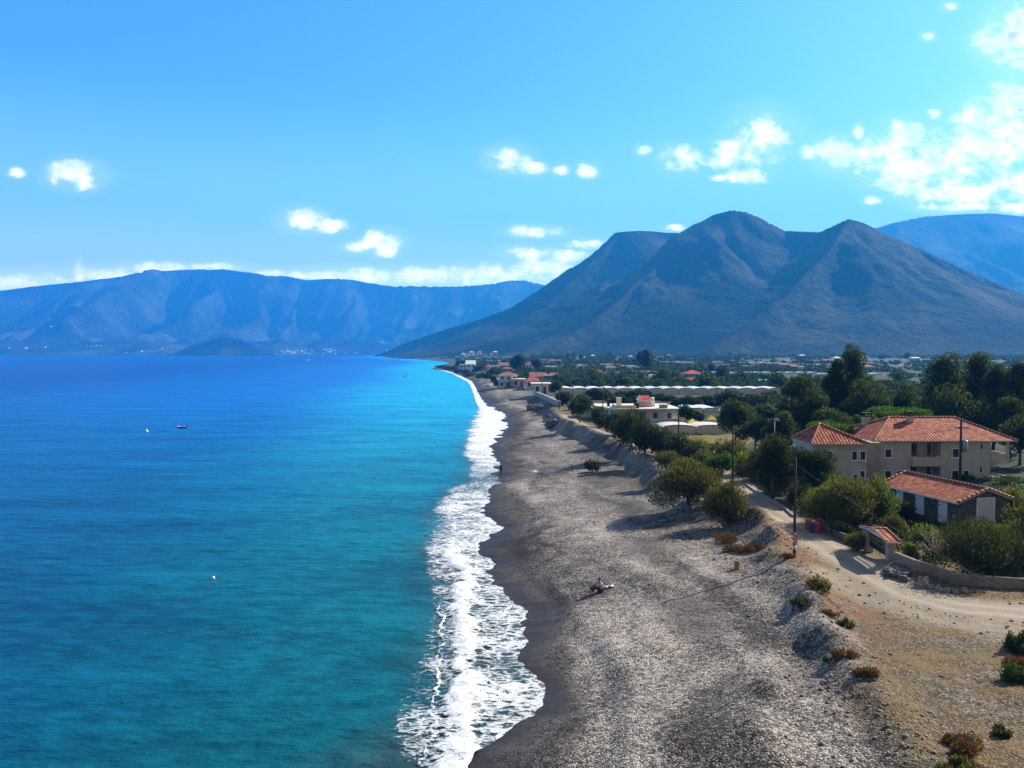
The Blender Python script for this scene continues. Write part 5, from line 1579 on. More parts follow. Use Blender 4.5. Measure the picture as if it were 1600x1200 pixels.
for q in STRIPS:
    far_ = q[3] < 578
    greenhouse('narrow white plastic greenhouse strip far out on the green plain' if far_ else 'white plastic greenhouse between dark hedges in the middle of the plain', *q, depth=8 if not far_ else 14)


# ------------------------------------------------------------------ houses of the village and the plain
def house_px(label, x0, x1, ye, yb, roof='hip', rh=6, wm=None, rm=None, depth=8.0, nwin=3, storeys=1, name='village_house', group=None, cat='house', over=0.5, zoff=0.0, balcony=False):
    b = gp((x0 + x1) / 2, yb)
    Y = b[1]; mpp = Y / FPX
    w = (x1 - x0) * mpp; h = (yb - ye) * mpp; r = rh * mpp
    X0 = (x0 - 800) * mpp; zb = b[2]
    FOOT.append((X0 - 2, X0 + w + 2, Y - 4 - 0.055 * Y, Y + depth + 2))
    wm = wm or WHITE; rm = rm or TILE_RED
    t = thing(name, label, cat, (X0, Y, zb), 0, group)
    mb = MB(); mb.box(0, 0, -2, w, depth, h)
    if roof == 'gable_front':
        pass
    mb.build('wall', wm, t)
    o_ = over; hm = depth / 2
    e0, e1, f0, f1 = -o_, w + o_, -o_, depth + o_
    z = h + 0.01
    if roof == 'flat':
        q = MB(); q.box(e0, f0, z, e1, f1, z + max(0.25, 0.8 * mpp)); q.build('roof', rm if rm is not TILE_RED else ROOFW, t)
    elif roof == 'gable':
        roof_obj('roof', [[(e0, f0, z), (e1, f0, z), (e1, hm, z + r), (e0, hm, z + r)], [(e1, f1, z), (e0, f1, z), (e0, hm, z + r), (e1, hm, z + r)]], rm, t)
        q = MB(); q.poly([(0, 0, h), (0, hm, h + r * .95), (0, depth, h)]); q.poly([(w, 0, h), (w, depth, h), (w, hm, h + r * .95)]); q.build('gable_wall', wm, t)
    else:
        k = min(w / 2 - 0.05, hm) if roof == 'hip' else w / 2 - 0.02
        E, F = (e0 + k, hm, z + r), (e1 - k, hm, z + r)
        roof_obj('roof', [[(e0, f0, z), (e1, f0, z), F, E], [(e1, f0, z), (e1, f1, z), F], [(e1, f1, z), (e0, f1, z), E, F], [(e0, f1, z), (e0, f0, z), E]], rm, t)
    sh = h / storeys
    for s_ in range(storeys):
        for i in range(nwin):
            cx = w * (i + 0.5 + (0.12 if s_ else 0)) / nwin
            ww = min(1.1, w / nwin * 0.42); z0 = s_ * sh + sh * 0.38; z1_ = s_ * sh + sh * 0.78
            isdoor = (i == nwin // 2 and s_ == 0 and nwin > 1)
            q = MB(); q.box(cx - ww / 2, -0.06, z0 if not isdoor else 0.02, cx + ww / 2, -0.004, z1_); q.build('door' if isdoor else 'window', WOOD if isdoor else WINDARK, t)
    for i in range(2):
        cy = depth * (i + 0.5) / 2
        q = MB(); q.box(-0.06, cy - 0.5, h * 0.45 if storeys == 1 else h * .6, -0.004, cy + 0.5, h * 0.8); q.build('window', WINDARK, t)
    if balcony:
        q = MB(); q.box(0.2, -1.6, sh, w - 0.2, -0.01, sh + 0.2); q.box(0.2, -1.6, sh + 0.203, w - 0.2, -1.5, sh + 1.0); q.build('balcony', wm, t)
    return t


VH = [
    ('white flat roofed beach house nearest along the shore, with overhanging slab', 834, 857, 600, 618.5, dict(roof='flat', depth=9, nwin=2, over=1.0)),
    ('white house with pointed bright red roof behind the nearest beach house', 822, 843, 595, 609, dict(roof='pyr', rh=7.5, depth=10, nwin=2)),
    ('two storey white house with dull red roof and long veranda at the beach', 779, 808, 586.5, 606, dict(roof='hip', rh=5, rm=TILE_OLD, depth=13, nwin=3, storeys=2, balcony=True)),
    ('low house with pale flat veranda roof and pink wall beside the two storey house', 801, 820, 593, 606, dict(roof='flat', wm=PINK, depth=9, nwin=2)),
    ('long house with worn red tiles behind the pointed red roof', 829, 853, 588, 598, dict(roof='gable', rh=6, rm=TILE_OLD, wm=BEIGE, depth=10, nwin=4)),
    ('unfinished beige flat topped house behind the nearest beach house', 850, 860, 587, 601, dict(roof='flat', wm=BEIGE_D, rm=BEIGE, depth=7, nwin=2, storeys=2)),
    ('house with faded pink tiles just left of the long orchard', 861, 873, 587, 594, dict(roof='gable', rh=4.5, rm=TILE_OLD, wm=CREAM, depth=9, nwin=2)),
    ('pink house with striped red roof in the middle of the village', 780, 799, 571, 580, dict(roof='gable', rh=4.5, rm=TILE_OLD, wm=PINK, depth=14, nwin=3)),
    ('pink two storey house in front of the striped roof', 786, 798, 576, 587, dict(roof='hip', rh=2.5, rm=TILE_OLD, wm=PINK, depth=8, nwin=3, storeys=2)),
    ('house with orange red roof between the two big dark village trees', 821, 832, 569.5, 575, dict(roof='hip', rh=4, rm=TILE, depth=12, nwin=2)),
    ('tall white gabled house nearest to the curve of the bay', 728, 742, 569, 583, dict(roof='gable', rh=6, rm=WHITE, depth=12, nwin=2, storeys=2)),
    ('bluish grey flat house attached left of the tall white one', 718, 728, 570, 582, dict(roof='flat', wm=plain_mat('bluish_render_mat', (0.45, 0.50, 0.56), 0.9), depth=10, nwin=2, storeys=2)),
    ('small white cottage with bright red roof corner in the village', 759, 766, 573, 577.5, dict(roof='hip', rh=3, depth=9, nwin=1)),
    ('long low white building right of the red roofed cottage', 767, 779, 572, 577, dict(roof='flat', rm=ROOFW, depth=9, nwin=3)),
    ('long white roofed building behind the village centre', 778, 800, 564, 567, dict(roof='flat', rm=WHITE, depth=14, nwin=3)),
    ('small white roofed shed above the village trees', 760, 768, 564, 566.5, dict(roof='flat', rm=WHITE, depth=10, nwin=1)),
    ('white house with red hip roof among olive trees, left part of the plain', 920.5, 941, 580, 587.5, dict(roof='hip', rh=4.5, depth=12, nwin=3, wm=plain_mat('pale_blue_render_mat', (0.62, 0.66, 0.68), 0.9))),
    ('beige half hidden house right of the red hip roofed one', 948, 961, 574.5, 581, dict(roof='gable', rh=2.5, rm=TILE_OLD, wm=BEIGE, depth=10, nwin=2)),
    ('cream house with red hip roof before the second greenhouse row', 1072, 1099, 584, 590.5, dict(roof='hip', rh=5.5, wm=CREAM, depth=14, nwin=4)),
    ('long low barn with red roof in the plain', 1056, 1086, 595.5, 600, dict(roof='gable', rh=5, wm=BEIGE, depth=9, nwin=3, name='barn', cat='barn')),
    ('white two storey house in the plain with a pale flat roof', 1119, 1130, 565.5, 575, dict(roof='flat', depth=12, nwin=3, storeys=2)),
    ('low white house left of the white two storey one', 1110, 1119, 568, 574.5, dict(roof='flat', depth=10, nwin=2)),
    ('low white house right of the white two storey one', 1131, 1140, 570, 576, dict(roof='flat', depth=10, nwin=2)),
    ('grey brown house beside a greenhouse strip, centre right of the plain', 1220, 1230, 570, 574, dict(roof='gable', rh=2, rm=TILE_OLD, wm=BEIGE_D, depth=11, nwin=2)),
    ('low brownish barn in the middle distance of the plain', 1236, 1247, 572.5, 577, dict(roof='gable', rh=2.5, rm=TILE_OLD, wm=BEIGE_D, depth=11, nwin=2, name='barn', cat='barn')),
    ('white house at the mountain foot seen left of the tallest eucalyptus', 1305, 1315, 559.5, 565, dict(roof='hip', rh=2.5, rm=WHITE, depth=14, nwin=2)),
    ('brownish red house seen right of the tallest eucalyptus', 1350, 1367, 573.5, 581, dict(roof='hip', rh=4.5, rm=TILE_OLD, wm=PINK, depth=12, nwin=3)),
    ('pinkish house at the mountain foot behind the eucalyptus', 1288, 1304, 563, 567.5, dict(roof='gable', rh=2, rm=TILE_OLD, wm=PINK, depth=14, nwin=2)),
    ('pale house on the far right of the plain at the mountain foot', 1426, 1438, 559.5, 563, dict(roof='gable', rh=1.6, rm=WHITE, depth=14, nwin=2)),
    ('beige house with flat roof at the left of the plain', 868, 876, 563.5, 567.5, dict(roof='flat', wm=BEIGE, depth=12, nwin=2)),
    ('cream low building behind the village trees on the right', 843, 855, 562, 565, dict(roof='flat', wm=CREAM, depth=12, nwin=3)),
    ('rust roofed house at the left of the plain, above the orchard', 859, 867, 563.5, 567, dict(roof='gable', rh=2, rm=TILE_OLD, wm=BEIGE, depth=12, nwin=2)),
]
for lb, x0, x1, ye, yb, kw in VH:
    house_px(lb, x0, x1, ye, yb, **kw)
for i, (x0, yb) in enumerate([(730, 553.6), (737, 553.2), (744, 553.4), (750, 552.6), (768, 553.6), (774, 552.8), (807, 553.8), (724, 554.6), (757, 554.6), (884, 558), (905, 557.6), (926, 558.4), (955, 557.4), (985, 559.4), (1020, 558.6), (1044, 557.8), (892, 560.5), (912, 562), (1170, 559), (1252, 558.6), (1390, 558.4), (1478, 558.2), (1540, 559)]):
    Y = 1500 + (i * 37) % 160 if yb < 556 else min(gp(x0, yb)[1], 1500)
    p = at(x0, 700, Y)
    z = gz(p[0], Y) if yb > 556 else at(x0, yb, Y)[2]
    rng = np.random.default_rng(i + 900)
    w = 5 + 5 * rng.random(); h = 2.2 + 1.6 * rng.random()
    mb = MB(); mb.box(-w / 2, 0, -3, w / 2, 9, h); mb.cur = 1
    mb.rings([[(-w / 2 - .4, -.4, h + .01), (w / 2 + .4, -.4, h + .01), (w / 2 + .4, 9.4, h + .01), (-w / 2 - .4, 9.4, h + .01)], [(-w / 2 + 3, 4.3, h + 1.8), (w / 2 - 3, 4.3, h + 1.8), (w / 2 - 3, 4.7, h + 1.8), (-w / 2 + 3, 4.7, h + 1.8)]], smooth=False)
    o = mb.build('farm_house', [[CREAM, WHITE, PINK][i % 3], [TILE_OLD, ROOFW][i % 2]], None, (p[0], Y, z))
    tag(o, 'tiny pale house at the foot of the dark mountain', 'house', 'tiny houses at the foot of the mountain')

# far towns across the bay
from mathutils.bvhtree import BVHTree
fm = bpy.data.objects['far_mountains'].data
bvh = BVHTree.FromPolygons([v.co.copy() for v in fm.vertices], [tuple(p.vertices) for p in fm.polygons])
rng = np.random.default_rng(77)
town = [(440 + 95 * rng.random(), 545.5 + 8.5 * rng.random() ** 0.8) for _ in range(34)]
lone = [(70, 543), (40, 545), (14, 544), (136, 541), (143, 542), (150, 540.5), (157, 541), (196, 551.5), (221, 549.5), (233, 548), (252, 545.5), (66, 507), (79, 511), (258, 525), (320, 554.5), (350, 554.5), (400, 553.8), (415, 552.5), (430, 553.5), (540, 553), (556, 552), (575, 549),
        (596, 535), (606, 537), (622, 537), (634, 539), (604, 548), (330, 554.8), (380, 554.6)]
far_protos = []
for k in range(3):
    mb = MB(); w = (9, 12, 16)[k]; h = (5, 7, 6)[k]
    mb.box(-w / 2, -6, -12, w / 2, 6, h); mb.cur = 1
    mb.rings([[(-w / 2 - .5, -6.5, h + .02), (w / 2 + .5, -6.5, h + .02), (w / 2 + .5, 6.5, h + .02), (-w / 2 - .5, 6.5, h + .02)], [(-w / 2 + 4, -.3, h + 2.4), (w / 2 - 4, -.3, h + 2.4), (w / 2 - 4, .3, h + 2.4), (-w / 2 + 4, .3, h + 2.4)]], smooth=False)
    far_protos.append(mb.build('white_house', [WHITE, [WHITE, TILE_OLD, WHITE][k]]))
used = [False] * 3
for i, (a, b) in enumerate(town + lone):
    d = ray(a, b); dv = Vector([float(v) for v in d]).normalized()
    hit = bvh.ray_cast(Vector((0, 0, CAM_H)), dv)
    if hit[0] is None:
        continue
    k = i % 3
    o = far_protos[k] if not used[k] else far_protos[k].copy()
    if used[k]:
        COL.objects.link(o)
    used[k] = True
    o.location = hit[0]
    s = 0.65 + 0.6 * rng.random()
    o.scale = (s, s, s)
    if i < len(town):
        tag(o, 'tiny white house in the far seaside town below the mountains', 'house', 'houses of the far seaside town')
    else:
        tag(o, 'tiny white house scattered along the far shore outside the town', 'house', 'scattered houses on the far shore')

# yellow garden tents beside the bungalow
for lb, px, py, w_, h_ in (('bright yellow tent peak right of the ball shaped tree', 1111, 660, 17, 11), ('bright yellow awning left of the ball shaped tree', 1082, 663, 20, 9)):
    b = gp(px, py); m_ = b[1] / FPX
    t = thing('garden_tent', lb, 'tent', b)
    r = w_ * m_ / 2; hh = h_ * m_
    mb = MB(); mb.rings([[(-r, -r, hh * .42), (r, -r, hh * .42), (r, r, hh * .42), (-r, r, hh * .42)], [(-.1, -.1, hh), (.1, -.1, hh), (.1, .1, hh), (-.1, .1, hh)]], smooth=False); mb.build('canopy', YEL, t)
    for sx in (-1, 1):
        for sy in (-1, 1):
            q = MB(); q.tube([(sx * r * .95, sy * r * .95, -.3), (sx * r * .95, sy * r * .95, hh * .42)], 0.05, 5); q.build('leg', METAL, t)
plant_px('ball_tree', 'dark clipped ball shaped tree beside the yellow tents', 'tree', 1091, 662, 19, 19, 'broad', 301, mat=L_EUC, foliage='crown', dens=2)
plant_px('round_tree', 'round leafy green tree at the right corner of the bungalow', 'tree', 1071, 661, 26, 28, 'broad', 302, foliage='crown', dens=1.6)

# ------------------------------------------------------------------ village and plain trees
for i, (lb, a, b, w_, h_, k) in enumerate([
        ('big dark tree in the village, left of the orange red roof', 810, 582, 25, 27, 'broad'), ('round olive dark tree in the village, right of the orange red roof', 840, 582, 18, 21, 'broad'),
        ('lone large dark tree standing high over the plain below the mountain', 1009, 581, 29, 34, 'broad'), ('dark tree beside the tall white gabled house', 720, 574, 17, 12, 'broad'),
        ('dark trees clump between the tall white house and the red cottage', 748, 584, 19, 14, 'broad'), ('dark green clump on the little point of land', 690, 577.5, 26, 6.5, 'broad'),
        ('dark bushy tree below the long low white building', 771, 588, 22, 12, 'broad'), ('dark tree behind the nearest white beach house', 868, 618, 18, 22, 'broad'),
        ('green tree between the veranda house and the worn tile house', 822, 592, 10, 12, 'broad'), ('small dark tree in front of the second greenhouse row', 1129, 589, 13, 13, 'broad'),
        ('brown green shrub mass above the seawall', 880, 634, 22, 22, 'tamarisk'), ('olive bush right of the thin pole beside the broad tree', 905, 640, 22, 22, 'tamarisk')]):
    plant_px('village_tree', lb, 'tree', a, b, w_, h_, k, 320 + i, mat=L_EUC if i not in (1, 10, 11) else L_TAMD, foliage='crown', dens=2.0)


for i, (a, b, w_, h_) in enumerate([(735, 588, 20, 8), (752, 591, 16, 8), (762, 592, 14, 9), (770, 597, 12, 10), (776, 604, 9, 11), (728, 585, 12, 7), (708, 579, 16, 8), (716, 583, 12, 6), (700, 577, 12, 5),
                                     (756, 577, 12, 8), (775, 582, 12, 8), (802, 590, 8, 9), (845, 584, 12, 8), (862, 606, 9, 10), (868, 596, 14, 9), (880, 600, 16, 10), (890, 592, 16, 9), (815, 579, 12, 9), (790, 568, 14, 7), (806, 566, 12, 6),
                                     (872, 626, 12, 12), (889, 626, 18, 12), (918, 645, 16, 14), (932, 652, 14, 14), (955, 655, 14, 12)]):
    b_ = gp(a, b); m_ = b_[1] / FPX
    rg_ = np.random.default_rng(1500 + i)
    cl = dome_clumps(rg_, w_ * m_, h_ * m_, w_ * m_ * .9, 12, lo=0.0, size=0.4)
    o = link('village_tree', crown_mesh('village_tree', rg_, cl, 700, max(.5, 2.6 * m_), max(.25, 1.3 * m_), [L_EUC, L_BROAD, L_TAMD][i % 3], up=0.3, outw=0.5, rnd=1.0), None, b_)
    tag(o, 'small dark bushy tree growing among the village houses and along the beach track', 'tree', 'small trees among the village houses')


def blocked(x, y, r=2.0):
    for a, b, c, d in FOOT:
        if a - r < x < b + r and c - r < y < d + r:
            return True
    return False


rng = np.random.default_rng(515)
for i in range(22):
    px = 925 + 290 * (i + rng.random()) / 22; py = 623 + 11 * rng.random() + (4 if px > 1060 else 0)
    b = gp(px, py); m_ = b[1] / FPX
    hh = (8 + 6 * rng.random()) * m_; ww = (18 + 14 * rng.random()) * m_
    if i < 5:
        cl = dome_clumps(rng, ww, hh, ww, 12, lo=0.0, size=0.42)
        hm_ = crown_mesh('hedge_tree', rng, cl, 900, 0.9, 0.45, [L_TAMD, L_ORCH, L_BROAD, L_ORCH, L_TAMD][i], up=0.4, outw=0.6, rnd=0.9)
        HT = HT + [hm_] if i else [hm_]
    o = link('hedge_tree', HT[i % 5], None, b)
    o.rotation_euler = (0, 0, rng.random() * 6.28); k_ = 0.8 + 0.5 * rng.random(); o.scale = (k_ * 1.15, k_ * 1.15, k_)
    tag(o, 'bushy olive green tree in the row between the bungalow and the long greenhouse', 'tree', 'trees between bungalow and greenhouse')
FOOT.append((20, 46, 155, 182)); FOOT.append((b0[0] - 6, b0[0] + 16, 150, 184))
rng = np.random.default_rng(2024)
ed = lambda x, y: float(poly_dist(np.array([x]), np.array([y]), EDGE)[0][0]) * EDGE_SIGN
protos = []
for k in range(6):
    r2 = np.random.default_rng(400 + k)
    hh = (2.4, 3.0, 3.8, 2.6, 3.3, 5.0)[k]; ww = (4.6, 5.2, 5.6, 5.6, 4.6, 4.8)[k]
    cl = dome_clumps(r2, ww, hh, ww, 10, lo=0.02, size=0.45)
    protos.append(crown_mesh('orchard_tree', r2, cl, 520, 0.85, 0.5, [L_ORCH, L_BROAD, L_ORCH, L_TAMD, L_ORCH, L_EUC][k], up=0.3, outw=0.5, rnd=1.0))
cnt = 0; tries = 0
while cnt < 250 and tries < 6000:
    tries += 1
    py = 557.5 + 72 * rng.random() ** 1.25
    px = 850 + 760 * rng.random()
    p = on_plane(px, py, 4.0)
    if p[1] > 1500 or ed(p[0], p[1]) < 22 and p[1] < 420:
        continue
    p[2] = gz(p[0], p[1])
    if blocked(p[0], p[1], 3.0):
        continue
    if float(fbm(np.array([p[0] / 90]), np.array([p[1] / 60]), 505, 3)[0]) < -0.12:
        continue
    o = link('orchard_tree', protos[int(rng.integers(6))], None, p)
    s = (0.75 + 0.55 * rng.random()) * (1 + p[1] / 2500)
    o.scale = (s * 1.15, s * 1.15, s)
    o.rotation_euler = (0, 0, rng.random() * 6.28)
    tag(o, 'round dark green tree standing among the groves and fields of the plain', 'tree', 'orchard trees of the plain')
    cnt += 1
# the rest of the groves, which reads as one dark mass
VV = []
n_b = 0
while n_b < 5200:
    py = 556.2 + 88 * rng.random() ** 1.15
    px = 690 + 980 * rng.random()
    p = on_plane(px, py, 5.0)
    if p[1] > 1900 or p[1] < 165:
        continue
    dd = p[0] - float(shore_x(np.array([p[1]]))[0])
    if dd < 26 or (p[1] < 430 and ed(p[0], p[1]) < 14):
        continue
    if blocked(p[0], p[1], 1.5):
        continue
    f = float(fbm(np.array([p[0] / 110]), np.array([p[1] / 45]), 606, 3)[0])
    if f < -0.06:
        continue
    p[2] = gz(p[0], p[1])
    r = (1.2 + 1.4 * rng.random()) * (1 + p[1] / 900)
    hh = (0.9 + 1.3 * rng.random()) * (1 + p[1] / 2200)
    m = 26
    V = crown_arrays(rng, [(p[0], p[1], p[2] + hh * 0.45, r * 1.25, r * 1.25, hh * 0.75)], m, r * 0.8, r * 0.5, up=0.3, outw=0.5, rnd=1.0)
    VV.append(V); n_b += 1
V = np.concatenate(VV)
tag(link('grove', mesh_from('grove', V, np.arange(len(V)).reshape(-1, 4), [L_ORCH])), 'dark green groves and hedges covering the plain behind the beach', kind='stuff')

# undergrowth of the gardens
VV = []
GARD = [[(1240, 800), (1290, 822), (1350, 850), (1420, 872), (1500, 900), (1650, 905), (1650, 770), (1400, 765), (1240, 770)], [(1110, 742), (1165, 752), (1215, 780), (1225, 760), (1235, 720), (1130, 700)], [(1000, 700), (1060, 716), (1110, 735), (1120, 720), (1040, 690)]]
for poly in GARD:
    wp = [gp(a, b)[:2] for a, b in poly]
    xs = [q[0] for q in wp]; ys = [q[1] for q in wp]
    k = 0
    area = (max(xs) - min(xs)) * (max(ys) - min(ys))
    for _ in range(int(area * 1.6)):
        x, y = min(xs) + rng.random() * (max(xs) - min(xs)), min(ys) + rng.random() * (max(ys) - min(ys))
        ins = False
        for i in range(len(wp)):
            x1, y1 = wp[i]; x2, y2 = wp[(i + 1) % len(wp)]
            if (y1 > y) != (y2 > y) and x < (x2 - x1) * (y - y1) / (y2 - y1 + 1e-9) + x1:
                ins = not ins
        if not ins or abs(float(poly_dist(np.array([x]), np.array([y]), ROAD)[0][0])) < 2.4:
            continue
        # keep houses clear
        lx, ly = x - hx0, y - YF
        if -9 < lx < WID + 3 and -3.6 < ly < DEP + 0.5:
            continue
        v = Vector((x - c0[0], y - c0[1], 0)); v.rotate(Matrix.Rotation(-ang, 3, 'Z'))
        if -0.4 < v.x < SWd + .4 and -0.4 < v.y < SL + .4:
            continue
        r = 0.35 + 0.6 * rng.random()
        VV.append(crown_arrays(rng, [(x, y, gz(x, y) + r * 0.35, r, r, r * 0.6)], 22, 0.34, 0.12, up=0.8, outw=0.5, rnd=0.8))
V = np.concatenate(VV)
tag(link('undergrowth', mesh_from('undergrowth', V, np.arange(len(V)).reshape(-1, 4), [L_TAMD])), 'dark weeds and undergrowth filling the gardens behind the road', kind='stuff')

# loose stones along the bank and the road
rng = np.random.default_rng(808)
O6 = np.array([(1, 0, 0), (0, 1, 0), (-1, 0, 0), (0, -1, 0), (0, 0, 1), (0, 0, -1)], float)
T8 = np.array([(0, 1, 4), (1, 2, 4), (2, 3, 4), (3, 0, 4), (1, 0, 5), (2, 1, 5), (3, 2, 5), (0, 3, 5)])
VV, FF = [], []
n_s = 0
while n_s < 1800:
    line = EDGE if rng.random() < 0.6 else ROAD
    i = int(rng.integers(len(line) - 1)); f = rng.random()
    a, c = np.array(line[i]), np.array(line[i + 1])
    q = a + (c - a) * f + rng.normal(size=2) * (1.6 if line is EDGE else 2.4)
    if q[1] > 190 or q[1] < 28:
        continue
    if abs(float(poly_dist(q[0:1], q[1:2], ROAD)[0][0])) < 1.5:
        continue
    r = 0.04 + 0.09 * rng.random() ** 3
    v = O6 * (r * (0.7 + 0.6 * rng.random((6, 1)))) * np.array([1.2, 1.0, 0.7])
    an = rng.random() * 6.28; ca, sa = math.cos(an), math.sin(an)
    v = np.stack([v[:, 0] * ca - v[:, 1] * sa, v[:, 0] * sa + v[:, 1] * ca, v[:, 2]], 1)
    VV.append(v + np.array([q[0], q[1], gz(q[0], q[1]) + r * 0.3])); FF.append(T8 + 6 * n_s); n_s += 1
tag(link('loose_stones', mesh_from('loose_stones', np.concatenate(VV), np.concatenate(FF), [plain_mat('loose_stone_mat', (0.24, 0.21, 0.18), 0.95, 0.3, 2)])), 'loose pale stones scattered along the bank and road edges', kind='stuff')

# ------------------------------------------------------------------ on the water
HULLW = plain_mat('white_hull_mat', (0.80, 0.81, 0.82), 0.35, 0.04)
HULLD = plain_mat('dark_hull_mat', (0.05, 0.07, 0.10), 0.4, 0.1)


def boat(label, px, py, wpx, rot, cabin=False):
    Y = CAM_H * FPX / (py - 551.0); p = on_plane(px, py, 0.0)
    L = wpx / FPX * p[1]
    t = thing('rowing_boat' if not cabin else 'motor_boat', label, 'boat', (p[0], p[1], 0), rot)
    def ring(f, sc, z):
        out = []
        for k in range(16):
            a = 2 * math.pi * k / 16
            x = math.cos(a) * L / 2 * f
            y = math.sin(a) * L * 0.19 * sc * (1 - 0.25 * max(0, math.cos(a)))
            out.append((x, y, z + 0.10 * L * 0.4 * max(0, math.cos(a)) ** 2))
        return out
    mb = MB(); mb.rings([ring(0.75, 0.55, -0.1 * L * .5), ring(0.92, 0.9, 0.02 * L), ring(1.0, 1.0, 0.14 * L)], cap=True); mb.build('hull', HULLD if not cabin else HULLW, t)
    mb = MB(); mb.rings([ring(1.0, 1.02, 0.141 * L), ring(1.0, 1.02, 0.165 * L), ring(0.88, 0.82, 0.165 * L), ring(0.86, 0.8, 0.15 * L)], cap=True); mb.build('gunwale', HULLW, t)
    mb = MB(); mb.box(-0.1 * L, -0.13 * L, 0.166 * L, 0.02 * L, 0.13 * L, 0.19 * L); mb.build('thwart', WOOD, t)
    mb = MB(); mb.box(-0.52 * L, -0.04 * L, 0.05 * L, -0.47 * L, 0.04 * L, 0.27 * L); mb.build('outboard_motor', BLACK, t)
    if cabin:
        mb = MB(); mb.box(-0.05 * L, -0.11 * L, 0.192 * L, 0.2 * L, 0.11 * L, 0.32 * L); mb.build('cabin', HULLW, t)


boat('small rowing boat with dark hull moored in the bay', 284, 669, 17, R(172))
boat('white motor boat far out below the seaside town', 480, 563.6, 7, R(20), True)
boat('small white motor boat near the turquoise shallows', 632, 588.5, 8, R(160), True)


def buoy(label, px, py, dpx, m1, m2):
    p = on_plane(px, py, 0.0); d = dpx / FPX * p[1]
    t = thing('buoy', label, 'buoy', (p[0], p[1], 0))
    mb = MB(); mb.lathe([(0.02 * d, -0.3 * d), (0.35 * d, -0.15 * d), (0.5 * d, 0.15 * d), (0.4 * d, 0.5 * d), (0.15 * d, 0.68 * d)], 12); mb.build('float', m1, t)
    mb = MB(); mb.lathe([(0.15 * d, 0.683 * d), (0.2 * d, 0.8 * d), (0.06 * d, 0.98 * d)], 8); mb.build('top', m2, t)


buoy('white mooring buoy left of the rowing boat', 229, 675, 5, HULLW, HULLW)
buoy('red and white buoy floating in the near water', 333, 904, 6, HULLW, plain_mat('red_buoy_mat', (0.6, 0.06, 0.04), 0.4))
# upturned white dinghy on the beach
b = gp(832, 738); L = 14 / FPX * b[1]
t = thing('upturned_dinghy', 'white upturned dinghy lying on the pebble beach', 'boat', b, R(12))
rr = []
for f, z in ((1.0, 0.0), (0.98, 0.10), (0.86, 0.22), (0.5, 0.29)):
    rr.append([(math.cos(2 * math.pi * k / 14) * L / 2 * f, math.sin(2 * math.pi * k / 14) * L * 0.2 * f, z * L * 0.7) for k in range(14)])
mb = MB(); mb.rings(rr); mb.build('hull', HULLW, t)
mb = MB(); mb.box(-0.4 * L, -0.02 * L, 0.2 * L, 0.4 * L, 0.02 * L, 0.235 * L); mb.build('keel', HULLD, t)


# ------------------------------------------------------------------ cars by the village
def car(label, px, py, wpx, col, rot):
    b = gp(px, py)
    s = max(0.75, wpx / FPX * b[1] / 4.2)
    t = thing('parked_car', label, 'car', b, rot)
    m = plain_mat('car_paint_mat', col, 0.3, 0.04)
    def sec(x, w, z0, z1):
        return [(x * s, -w * s, z0 * s), (x * s, w * s, z0 * s), (x * s, w * s, z1 * s), (x * s, -w * s, z1 * s)]
    mb = MB(); mb.rings([sec(-2.1, .72, .35, .75), sec(-1.9, .82, .25, .9), sec(0.7, .84, .22, .92), sec(1.8, .8, .25, .78), sec(2.1, .7, .35, .65)], smooth=False); mb.build('body', m, t)
    mb = MB(); mb.rings([[(-1.7 * s, -.74 * s, .923 * s), (-1.7 * s, .74 * s, .923 * s), (0.95 * s, .74 * s, .923 * s), (0.95 * s, -.74 * s, .923 * s)], [(-1.3 * s, -.62 * s, 1.42 * s), (-1.3 * s, .62 * s, 1.42 * s), (0.25 * s, .62 * s, 1.42 * s), (0.25 * s, -.62 * s, 1.42 * s)]], smooth=False); mb.build('cabin_glass', GLASS, t)
    mb = MB(); mb.box(-1.32 * s, -.63 * s, 1.423 * s, .27 * s, .63 * s, 1.47 * s); mb.build('roof_panel', m, t)
    for sx in (-1.3, 1.3):
        for sy in (-1, 1):
            w = MB(); w.tube([(sx * s, sy * .70 * s, .3 * s), (sx * s, sy * .88 * s, .3 * s)], .3 * s, 10); w.build('wheel', BLACK, t)


car('blue parked car below the veranda house', 799, 607, 7, (0.07, 0.13, 0.35), R(10))
car('greyish parked car left of the blue one', 792, 607.5, 8, (0.30, 0.34, 0.42), R(0))
car('white parked car by itself at the edge of the far beach', 763, 604.5, 7, (0.75, 0.77, 0.8), R(-15))
car('pale parked car right of the blue one, before the pink wall', 813, 608, 9, (0.6, 0.58, 0.56), R(20))

# ------------------------------------------------------------------ people
SKIN = plain_mat('skin_mat', (0.36, 0.20, 0.13), 0.6, 0.06)
HAIR = plain_mat('dark_hair_mat', (0.012, 0.009, 0.008), 0.6, 0.1)


def skinned(name, pts, edges, mat, parent, root=0, sub=2):
    me = bpy.data.meshes.new(name)
    me.from_pydata([p[:3] for p in pts], [], []) if not edges else me.from_pydata([p[:3] for p in pts], edges, [])
    me.materials.append(mat)
    o = link(name, me, parent)
    sk = o.modifiers.new('skin', 'SKIN'); sk.use_smooth_shade = True
    lay = me.skin_vertices[0] if me.skin_vertices else None
    if lay is None:
        bpy.context.view_layer.objects.active = o
        lay = me.skin_vertices[0]
    for i, p in enumerate(pts):
        lay.data[i].radius = (p[3], p[3] if len(p) < 5 else p[4])
        lay.data[i].use_root = (i == root)
    ss = o.modifiers.new('sub', 'SUBSURF'); ss.levels = sub; ss.render_levels = sub
    return o


